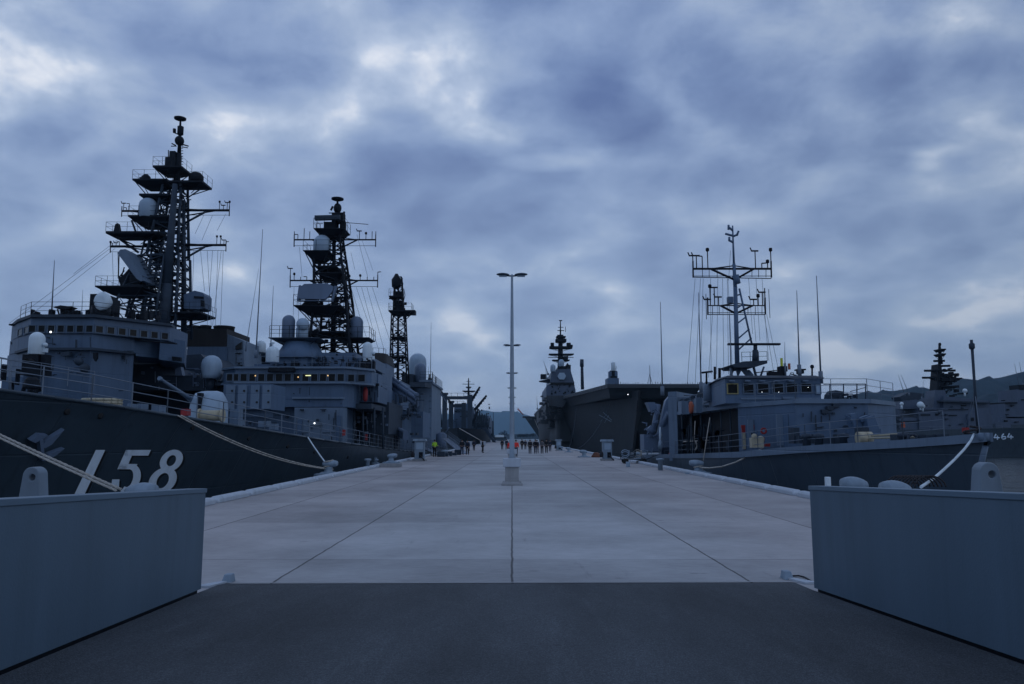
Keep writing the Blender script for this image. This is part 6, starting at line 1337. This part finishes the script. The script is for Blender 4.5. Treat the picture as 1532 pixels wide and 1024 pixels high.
# ================================================================== barriers
def barrier(E, sgn, label, topend, grp='steel barriers beside the ramp'):
    # E: bottom corner at the far end; runs back toward and past the camera along -WD
    t = thing('barrier', label, 'barrier', (E.x, E.y, rampz(E.y)), grp); side = Vector((sgn * 1.0, .0365 * sgn, 0)).normalized()
    H = topend; n = 1
    def pt(s, o, h): p = Vector((E.x, E.y, 0)) - Vector((WD.x, WD.y, 0)) * s + side * o; return Vector((p.x, p.y, rampz(p.y) + h))
    def run(m, s0, s1, o0, o1, h0, h1):
        if sgn > 0: o0, o1 = o0, o1
        P = [pt(s0, o0, h0), pt(s0, o1, h0), pt(s1, o1, h0), pt(s1, o0, h0)]; Q = [pt(s0, o0, h1), pt(s0, o1, h1), pt(s1, o1, h1), pt(s1, o0, h1)]
        m.hexa(P[::-1], Q[::-1]) if sgn > 0 else m.hexa(P, Q)
    m = MB(); run(m, 0, ext - .2, .012, .20, .03, H - .057); m.build('panel', WALLP, t)
    m = MB(); run(m, -.02, ext - .18, 0, .23, H - .055, H); m.build('cap_rail', CAPM, t, .006)
    m = MB(); run(m, .02, ext - .3, .05, .17, -.1, .03); m.build('foot', DARKG, t)
def hgt(px, py, E): return A(px, py, E.y).z - rampz(E.y)
barrier(LW, -1, 'blue-grey steel barrier on the left side of the ramp', hgt(306, 731, LW)); barrier(RW, 1, 'blue-grey steel barrier on the right side of the ramp', hgt(1212, 727, RW))
for (px, py, nm, sg) in [(342, 871, 'left', -1), (1177, 866, 'right', 1)]:
    g_ = G(px, py, 0); t = MB(); t.prism(rrect(g_.x - .07, g_.x + .07, g_.y - .12, g_.y + .10, .03), .0, .11, rrect(g_.x - .05, g_.x + .05, g_.y - .06, g_.y + .08, .02))
    tag(t.build('edge_stop', BOLL, None, .008), f'small rounded metal stop at the {nm} corner of the ramp end', 'metal stop', 'metal stops at the ramp corners')
    m = MB(); g2 = G(px - sg * -22 if nm == 'right' else px - 20, 880 if nm == 'left' else 874, 0)
    P = [(g_.x + sg * .02, g_.y - .02), (g_.x + sg * .30, g_.y - .42), (g_.x + sg * .10, g_.y - .45), (g_.x - sg * .02, g_.y - .1)]
    m.prism(P, .002, .03); tag(m.build('edge_strip', KERBW), f'pale worn metal strip beside the {nm} ramp corner', 'metal strip', 'metal strips at the ramp corners')
m = MB(); m.path([G(1185, 862, .02), G(1195, 861.5, .02), G(1204, 864, .02), G(1214, 870, .02)], .012, 6); tag(m.build('cable', ROPED), 'thin dark cable lying on the concrete at the right ramp corner', 'cable')

# ================================================================== ropes
def sag(p, q_, s, n=24):
    p, q_ = Vector(p), Vector(q_); return [p.lerp(q_, i / n) - Vector((0, 0, 4 * s * (i / n) * (1 - i / n))) for i in range(n + 1)]
def rope(pts, r, label, mat=ROPE, twist=False, grp=None):
    m = MB()
    if twist:
        for ph in (0, 2.1, 4.2):
            q_ = []
            L_ = 0
            for a, b in zip(pts[:-1], pts[1:]):
                k = 10
                for j in range(k):
                    p = a.lerp(b, j / k); d = (b - a).normalized(); u = d.cross(Vector((0, 0, 1))).normalized(); v = d.cross(u); th = ph + (L_ + (b - a).length * j / k) * 9
                    q_.append(p + (u * math.cos(th) + v * math.sin(th)) * r * .6)
                L_ += (b - a).length
            m.path(q_, r * .62, 5)
    else: m.path(pts, r, 7)
    tag(m.build('mooring_rope', mat), label, 'rope', grp)
B1 = Vector((b1[0], b1[1], .42)); B2 = Vector((b2[0], b2[1], .36))
bL = Vector((bl[0], bl[1], .4))
far = A(-260, 560, 24.5)
rope(sag(A(-200, 549, 24.5), A(183, 733, 18.6), .10, 22), .030, 'heavy pale hawser nearest the camera at left, upper strand', ROPE, True, 'double hawser at left')
rope(sag(A(-196, 555, 24.3), A(176, 735, 18.2), .10, 22), .027, 'lower strand of the heavy hawser at left', ROPE, True, 'double hawser at left')
rope(sag(edge_at(hA, 268) + Vector((.08, 0, .05)), B1 + Vector((-.1, 0, -.05)), .35), .032, 'long pale rope sloping along the 158 hull to the bollard')
rope(sag(edge_at(hA, 262) + Vector((.1, 0, .02)), B1 + Vector((0, .2, -.1)), .42), .028, 'second parallel rope below the long pale one')
rope(sag(edge_at(hA, 459) + Vector((.06, 0, 0)), B1 + Vector((.05, -.05, 0)), .05), .042, 'short steep white rope from the destroyer deck to the bollard', WHITE)
m = MB(); m.path([B1 + Vector((.24 * math.cos(a), .24 * math.sin(a), -.12 + .02 * i)) for i, a in enumerate([k * .5 for k in range(26)])], .04, 6); tag(m.build('rope_turns', ROPE), 'rope turns wound round the left bollard', 'rope')
rope([B2 + Vector((0, 0, 0)), A(1062, 700.5, 41.6), A(1080, 698.5, 41), A(1100, 692, 40.6), A(1116, 684.5, 40.4), A(1130, 676, 40.2), A(1142, 671, 40.4)], .04, 'pale sagging rope from the right bollard up to the minesweeper deck')
m = MB(); m.path([B2 + Vector((.24 * math.cos(a), .24 * math.sin(a), -.12 + .02 * i)) for i, a in enumerate([k * .5 for k in range(20)])], .04, 6); tag(m.build('rope_turns', ROPE), 'rope turns wound round the right bollard', 'rope')
e0 = A(1457, 650, 27.4); e1 = A(1380, 731, 19.3)
rope([e0, A(1452, 660, 26.8), A(1443, 672, 26.0), A(1428, 688, 24.6), A(1412, 703, 23.0), A(1396, 717, 21), A(1378, 729, 19.6)], .04, 'thick pale rope curving from the minesweeper bow behind the right barrier', WHITE)
t = thing('rope_coil', 'black rope coil behind the right barrier', 'rope', A(1372, 735, 20))
for k in range(9):
    m = MB(); c_ = A(1392 - k * 4.2, 730, 20.0 + k * .10); rx, rz = .42, .30
    m.path([c_ + Vector((rx * math.cos(a) * .95, .05 * k, rz * math.sin(a))) for a in [math.pi * .02 + math.pi * i / 10 * .98 for i in range(11)]], .022, 6); m.build('turn', ROPED, t)
for (a, b, lb) in [((912, 605, 190), (858, 674, 175), 'thin mooring rope from the middle of the carrier bow'), ((862, 612, 210), (850, 671, 190), 'thin mooring rope from the carrier side nearest the island')]:
    rope(sag(A(*a), A(*b), 2.2), .055, lb, MASTM)
rope(sag(A(800, 628, 400), A(812, 655, 380), .5), .12, 'distant mooring rope at the raked bow')
# trolley with hoses
g_ = G(948, 694, 0); t = thing('hose_trolley', 'low wheeled hose trolley heaped with hoses on the right side of the pier', 'trolley', (g_.x, g_.y, 0)); x, y = g_.x, g_.y
m = MB(); m.box(x - .9, x + 1.1, y - .1, y + .9, .3, .36); m.tube((x - .9, y, .36), (x - .9, y, .8), .03); m.tube((x - .9, y + .8, .36), (x - .9, y + .8, .8), .03); m.tube((x - .9, y, .8), (x - .9, y + .8, .8), .03); m.tube((x + 1.1, y + .4, .33), (x + 2.0, y + .3, .7), .03); m.build('frame', MASTM, t)
for (dx_, dy2) in ((-.6, -.1), (.8, -.1), (-.6, .9), (.8, .9)):
    m = MB(); m.lathe((x + dx_, y + dy2 - .05, .2), [(.2, 0), (.2, .1)], 16, (0, 1, 0)); m.lathe((x + dx_, y + dy2 - .06, .2), [(.08, 0), (.08, .12)], 10, (0, 1, 0)); m.build('wheel', BLACK, t)
rr = random.Random(101)
for k in range(4):
    m = MB(); cx, cy = x - .6 + k * .5, y + .35
    m.path([(cx + (.3 + .02 * math.sin(a * 3)) * math.cos(a), cy + .12 * k - .2, .62 + .26 * math.sin(a) + .01 * i) for i, a in enumerate([j * .45 for j in range(30)])], .035, 6); m.build('hose', [DOMEG, MASTM, ROPE, BOLL][k], t)
m = MB(); g2 = G(940, 699, 0); m.box(g2.x - .13, g2.x + .13, g2.y, g2.y + .25, 0, .35); m.build('bucket', DOMEG, t, .02)
m = MB(); g2 = G(892, 684.5, 0); m.lathe((g2.x, g2.y, 0), [(.5, 0), (.5, .12), (.34, .3), (.3, .45), (.1, .5)], 16); tag(m.build('cable_reel', paint('rust_red', (.13, .05, .03), .8, .3, 5)), 'low rusty red cable reel between the bollard and the right supply cabinet', 'reel')

# gangways
def gangway(name, label, a, b, w_=.9, mat=RAILM, banners=()):
    a, b = Vector(a), Vector(b); t = thing(name, label, 'gangway', a); d = (b - a); s_ = Vector((d.y, -d.x, 0)).normalized() * w_ / 2
    m = MB(); m.hexa([a - s_, b - s_, b + s_, a + s_][::-1], [p + Vector((0, 0, .1)) for p in (a - s_, b - s_, b + s_, a + s_)][::-1]); m.build('walkway', DOMED, t)
    for q_ in (-1, 1):
        m = MB(); m.rail([a + s_ * q_ + Vector((0, 0, .1)), b + s_ * q_ + Vector((0, 0, .1))], 1.0, 1.1, .03, 3); m.build('handrail', mat, t)
    for (f, h0, h1, q_, mt_, w2) in banners:
        p = a.lerp(b, f) + s_ * q_ * 1.1; m = MB(); m.lathe((p.x, p.y, p.z), [(w2, h0), (w2 * 1.15, (h0 + h1) / 2), (w2 * .7, h1)], 10); m.build('banner', mt_, t)
ga = G(958, 687, 0); gb = A(1008, 668, 60)
gangway('gangway', 'gangway with green and purple rolled covers leading up to the minesweeper stern', (ga.x + .3, 63, 0), (12.2, 60.5, 1.25), banners=[(.42, .2, 1.9, -1, GREEN, .10), (.6, .8, 2.1, 1, WHITE, .08), (.95, -.1, 1.75, -1, PURP, .17), (.7, .2, .9, 1, BOLL, .2)])
m = MB(); p = A(1006, 680, 59.5); m.sph(p, .3, 10, .7); tag(m.build('float', ORANGE), 'orange float at the minesweeper end of the gangway', 'float')
gangway('gangway', 'low gangway leading from the destroyer stern past the lime vest onto the left edge', (-7.4, 84, 0), (-10.9, 92, .9)); gangway('gangway', 'gangway beside the two dark-clothed people at left', (-5.9, 96, 0), (-9.6, 112, 1.8)); gangway('gangway', 'distant gangway sloping down from the supply ship', (-7.5, 330, 0), (-11.5, 322, 6.0), 1.6, DARKG)
for (px, lb, Y_) in [(702, 'white pier-side tent awning behind the two dark figures', 118), (722.5, 'small white awning by the lone figure near the supply ship', 122)]:
    c = A(px, 665, Y_); t = thing('awning', lb, 'awning', (c.x, Y_, 0), 'white awnings at left'); m = MB(); m.extr([(px - 4.5, 660.5), (px + 4.5, 660.5), (px + 3.5, 668), (px - 2.5, 668)], Y_, 1.0); m.build('cover', KERBW, t); m = MB(); m.tube((c.x, Y_ + .5, 0), (c.x, Y_ + .5, 1.2), .05); m.build('pole', MASTM, t)
for k, (x, w_, h_, lb) in enumerate([(661, .5, .55, 'low dark box nearest the lime vest on the left edge'), (666, .4, .35, 'small dark box second past the lime vest'), (672, .6, .5, 'wide dark box midway along the low gangway'), (679, .5, .3, 'flat dark box before the two dark figures'), (685, .4, .6, 'upright dark box just left of the two dark figures')]):
    g2 = G(x, 684 - (x - 660) * .12, 0); m = MB(); m.box(g2.x - w_, g2.x + .3, g2.y, g2.y + .6, 0, h_); tag(m.build('gear_box', MASTM, None, .03), lb, 'box', 'gear boxes on the left pier edge')
# ================================================================== people
def skinned(name, verts, edges, rad, mat, parent, root=0, sub=1):
    me = bpy.data.meshes.new(name); me.from_pydata(verts, edges, []); me.materials.append(mat)
    o = bpy.data.objects.new(name, me); COL.objects.link(o); o.parent = parent
    o.modifiers.new('skin', 'SKIN'); 
    if not me.skin_vertices: me.attributes  # layer is made with the modifier below
    bm = bmesh.new(); bm.from_mesh(me); ly = bm.verts.layers.skin.verify(); bm.verts.ensure_lookup_table()
    for i, v in enumerate(bm.verts):
        r_ = rad[i]; v[ly].radius = r_ if isinstance(r_, tuple) else (r_, r_); v[ly].use_root = (i == root)
    bm.to_mesh(me); bm.free()
    s_ = o.modifiers.new('sub', 'SUBSURF'); s_.levels = sub; s_.render_levels = sub
    return o
def person(x, y, h_, stride, face, coat, trous, label, arm=0.0, z=0):
    k = h_ / 1.72; t = thing('person', label, 'person', (x, y, z)); t.rotation_euler = (0, 0, face)
    J = {}; V = []; Rd = []; E = []
    def v(n, p, r): J[n] = len(V); V.append((p[0] * k, p[1] * k, p[2] * k)); Rd.append(tuple(q * k for q in r) if isinstance(r, tuple) else r * k); return J[n]
    def e(a, b): E.append((J[a], J[b]))
    st_ = stride
    v('pelvis', (0, 0, .95), (.155, .105)); v('waist', (0, 0, 1.1), (.14, .10)); v('chest', (0, 0, 1.3), (.17, .115)); v('neck0', (0, .0, 1.44), (.075, .07)); v('neck', (0, -.01, 1.50), .05); v('head0', (0, -.015, 1.575), (.07, .08)); v('head', (0, -.01, 1.65), (.078, .092)); v('nose', (0, -.105, 1.60), .012)
    e('pelvis', 'waist'); e('waist', 'chest'); e('chest', 'neck0'); e('neck0', 'neck'); e('neck', 'head0'); e('head0', 'head'); e('head0', 'nose')
    for s_, n_ in ((-1, 'l'), (1, 'r')):
        q_ = st_ * s_
        v('hip' + n_, (.095 * s_, 0, .90), .088); v('knee' + n_, (.10 * s_, -.16 * q_ - .03, .50), .058); v('ank' + n_, (.10 * s_, -.26 * q_ + .02, .09), .040); v('toe' + n_, (.11 * s_, -.26 * q_ - .15, .035), .032)
        e('pelvis', 'hip' + n_); e('hip' + n_, 'knee' + n_); e('knee' + n_, 'ank' + n_); e('ank' + n_, 'toe' + n_)
        v('sho' + n_, (.195 * s_, 0, 1.39), .058); v('elb' + n_, (.245 * s_, .12 * q_ + .02, 1.12), .042); v('wri' + n_, (.235 * s_, .14 * q_ - .08 - arm, .88 + arm * 1.2), .028); v('palm' + n_, (.235 * s_, .14 * q_ - .11 - arm, .80 + arm * 1.4), (.034, .018))
        e('chest', 'sho' + n_); e('sho' + n_, 'elb' + n_); e('elb' + n_, 'wri' + n_); e('wri' + n_, 'palm' + n_)
        bx_, by_, bz_ = V[J['palm' + n_]]; bx_, by_, bz_ = bx_ / k, by_ / k, bz_ / k
        for i, L_ in enumerate((.062, .072, .068, .052)):
            v(f'f{i}{n_}', (bx_ - .005 * s_, by_ - .028 + .018 * i, bz_ - L_), .0085); e('palm' + n_, f'f{i}{n_}')
        v('th' + n_, (bx_ - .02 * s_, by_ - .055, bz_ + .0), .0095); e('palm' + n_, 'th' + n_)
    skinned('body', V, E, Rd, SKIN, t)
    def sub(names, edges, extra, mat, nm, root=0):
        vv = [V[J[n]] for n in names]; idx = {n: i for i, n in enumerate(names)}
        rr_ = [tuple(a + extra for a in Rd[J[n]]) if isinstance(Rd[J[n]], tuple) else Rd[J[n]] + extra for n in names]
        skinned(nm, vv, [(idx[a], idx[b]) for a, b in edges], rr_, mat, t)
    sub(['chest', 'waist', 'pelvis', 'neck0', 'shol', 'elbl', 'wril', 'shor', 'elbr', 'wrir'], [('chest', 'waist'), ('waist', 'pelvis'), ('chest', 'neck0'), ('chest', 'shol'), ('shol', 'elbl'), ('elbl', 'wril'), ('chest', 'shor'), ('shor', 'elbr'), ('elbr', 'wrir')], .03 * k, coat, 'jacket')
    sub(['pelvis', 'hipl', 'kneel', 'ankl', 'hipr', 'kneer', 'ankr'], [('pelvis', 'hipl'), ('hipl', 'kneel'), ('kneel', 'ankl'), ('pelvis', 'hipr'), ('hipr', 'kneer'), ('kneer', 'ankr')], .022 * k, trous, 'trousers')
    sub(['ankl', 'toel'], [('ankl', 'toel')], .012 * k, CLOTH['black'], 'shoe'); sub(['ankr', 'toer'], [('ankr', 'toer')], .012 * k, CLOTH['black'], 'shoe')
    m = MB(); m.lathe((0, .012 * k, 1.635 * k), [(.105 * k, -.05 * k), (.108 * k, .02 * k), (.09 * k, .075 * k), (.05 * k, .107 * k), (0, .117 * k)], 12); o = m.build('hair', HAIR); o.parent = t
    return t
K = CLOTH
PPL = [(763.5, 684.5, 1.74, .3, 0, 'red', 'navy', 'person in a red jacket just left of the nearest lamp pole', 0), (772, 684.5, 1.76, -.3, .2, 'red', 'navy', 'person in a red jacket just right of the nearest lamp pole', .1),
 (751.3, 673.3, 1.68, .5, 0, 'black', 'black', 'leftmost dark figure walking left of the lamp posts', 0), (758, 673.6, 1.74, -.5, 0, 'navy', 'black', 'dark figure between the leftmost walker and the red jackets', 0),
 (781, 673.3, 1.72, .5, 0, 'black', 'black', 'dark figure just right of the red jackets', 0), (786, 673, 1.62, -.5, 0, 'navy', 'black', 'shorter dark figure second to the right of the red jackets', 0),
 (793, 679.6, 1.74, .6, 0, 'black', 'black', 'large dark figure leading the group right of the lamps', 0), (801, 679.3, 1.76, -.6, 0, 'black', 'navy', 'dark walker second in the near group right of the lamps', 0), (803.5, 678.5, 1.68, .5, .3, 'navy', 'black', 'dark walker half hidden in the middle of the near group', 0),
 (811, 679.5, 1.72, .5, 0, 'grey', 'black', 'figure in a greyish coat in the near group', .1), (817.5, 678.5, 1.8, -.5, 0, 'black', 'black', 'tall dark figure at the right of the near group', 0), (823, 676, 1.7, .4, 0, 'navy', 'navy', 'rightmost dark figure of the group by the small cabinet', 0),
 (691, 681.3, 1.78, .3, .4, 'black', 'navy', 'left one of the two dark figures by the left gangway', .15), (699.5, 681, 1.74, -.3, -.4, 'navy', 'black', 'right one of the two dark figures by the left gangway', 0), (722, 678, 1.7, .2, 1.4, 'black', 'black', 'lone dark figure between the awnings and the lamp posts', .1), (709, 675, 1.66, .3, 0, 'navy', 'black', 'faint dark figure between the two awnings', 0),
 (650, 684, 1.78, .1, .6, 'lime', 'black', 'person in a lime yellow vest beside the left supply cabinet', .2)]
for (px, py, h_, st_, fc, c_, tr_, lb, arm) in PPL:
    g2 = G(px, py, 0); person(g2.x, g2.y, h_, st_, fc, K[c_], K[tr_], lb, arm)

# ------------------------------------------------------------------ air
m = MB(); m.box(-9000, 9000, -60, 11000, -5.6, 345); hz_o = m.build('haze', WHITE); struct(hz_o, 'stuff')
hm = bpy.data.materials.new('haze_air'); hm.use_nodes = True; hm.node_tree.nodes.clear()
pv = hm.node_tree.nodes.new('ShaderNodeVolumePrincipled'); ou = hm.node_tree.nodes.new('ShaderNodeOutputMaterial'); hm.node_tree.links.new(pv.outputs[0], ou.inputs['Volume'])
pv.inputs['Color'].default_value = (.5, .78, 1, 1); pv.inputs['Density'].default_value = 8.5e-5; pv.inputs['Anisotropy'].default_value = 0.2
hz_o.data.materials.clear(); hz_o.data.materials.append(hm)
for o in bpy.data.objects:
    if '_o' in o: del o['_o']
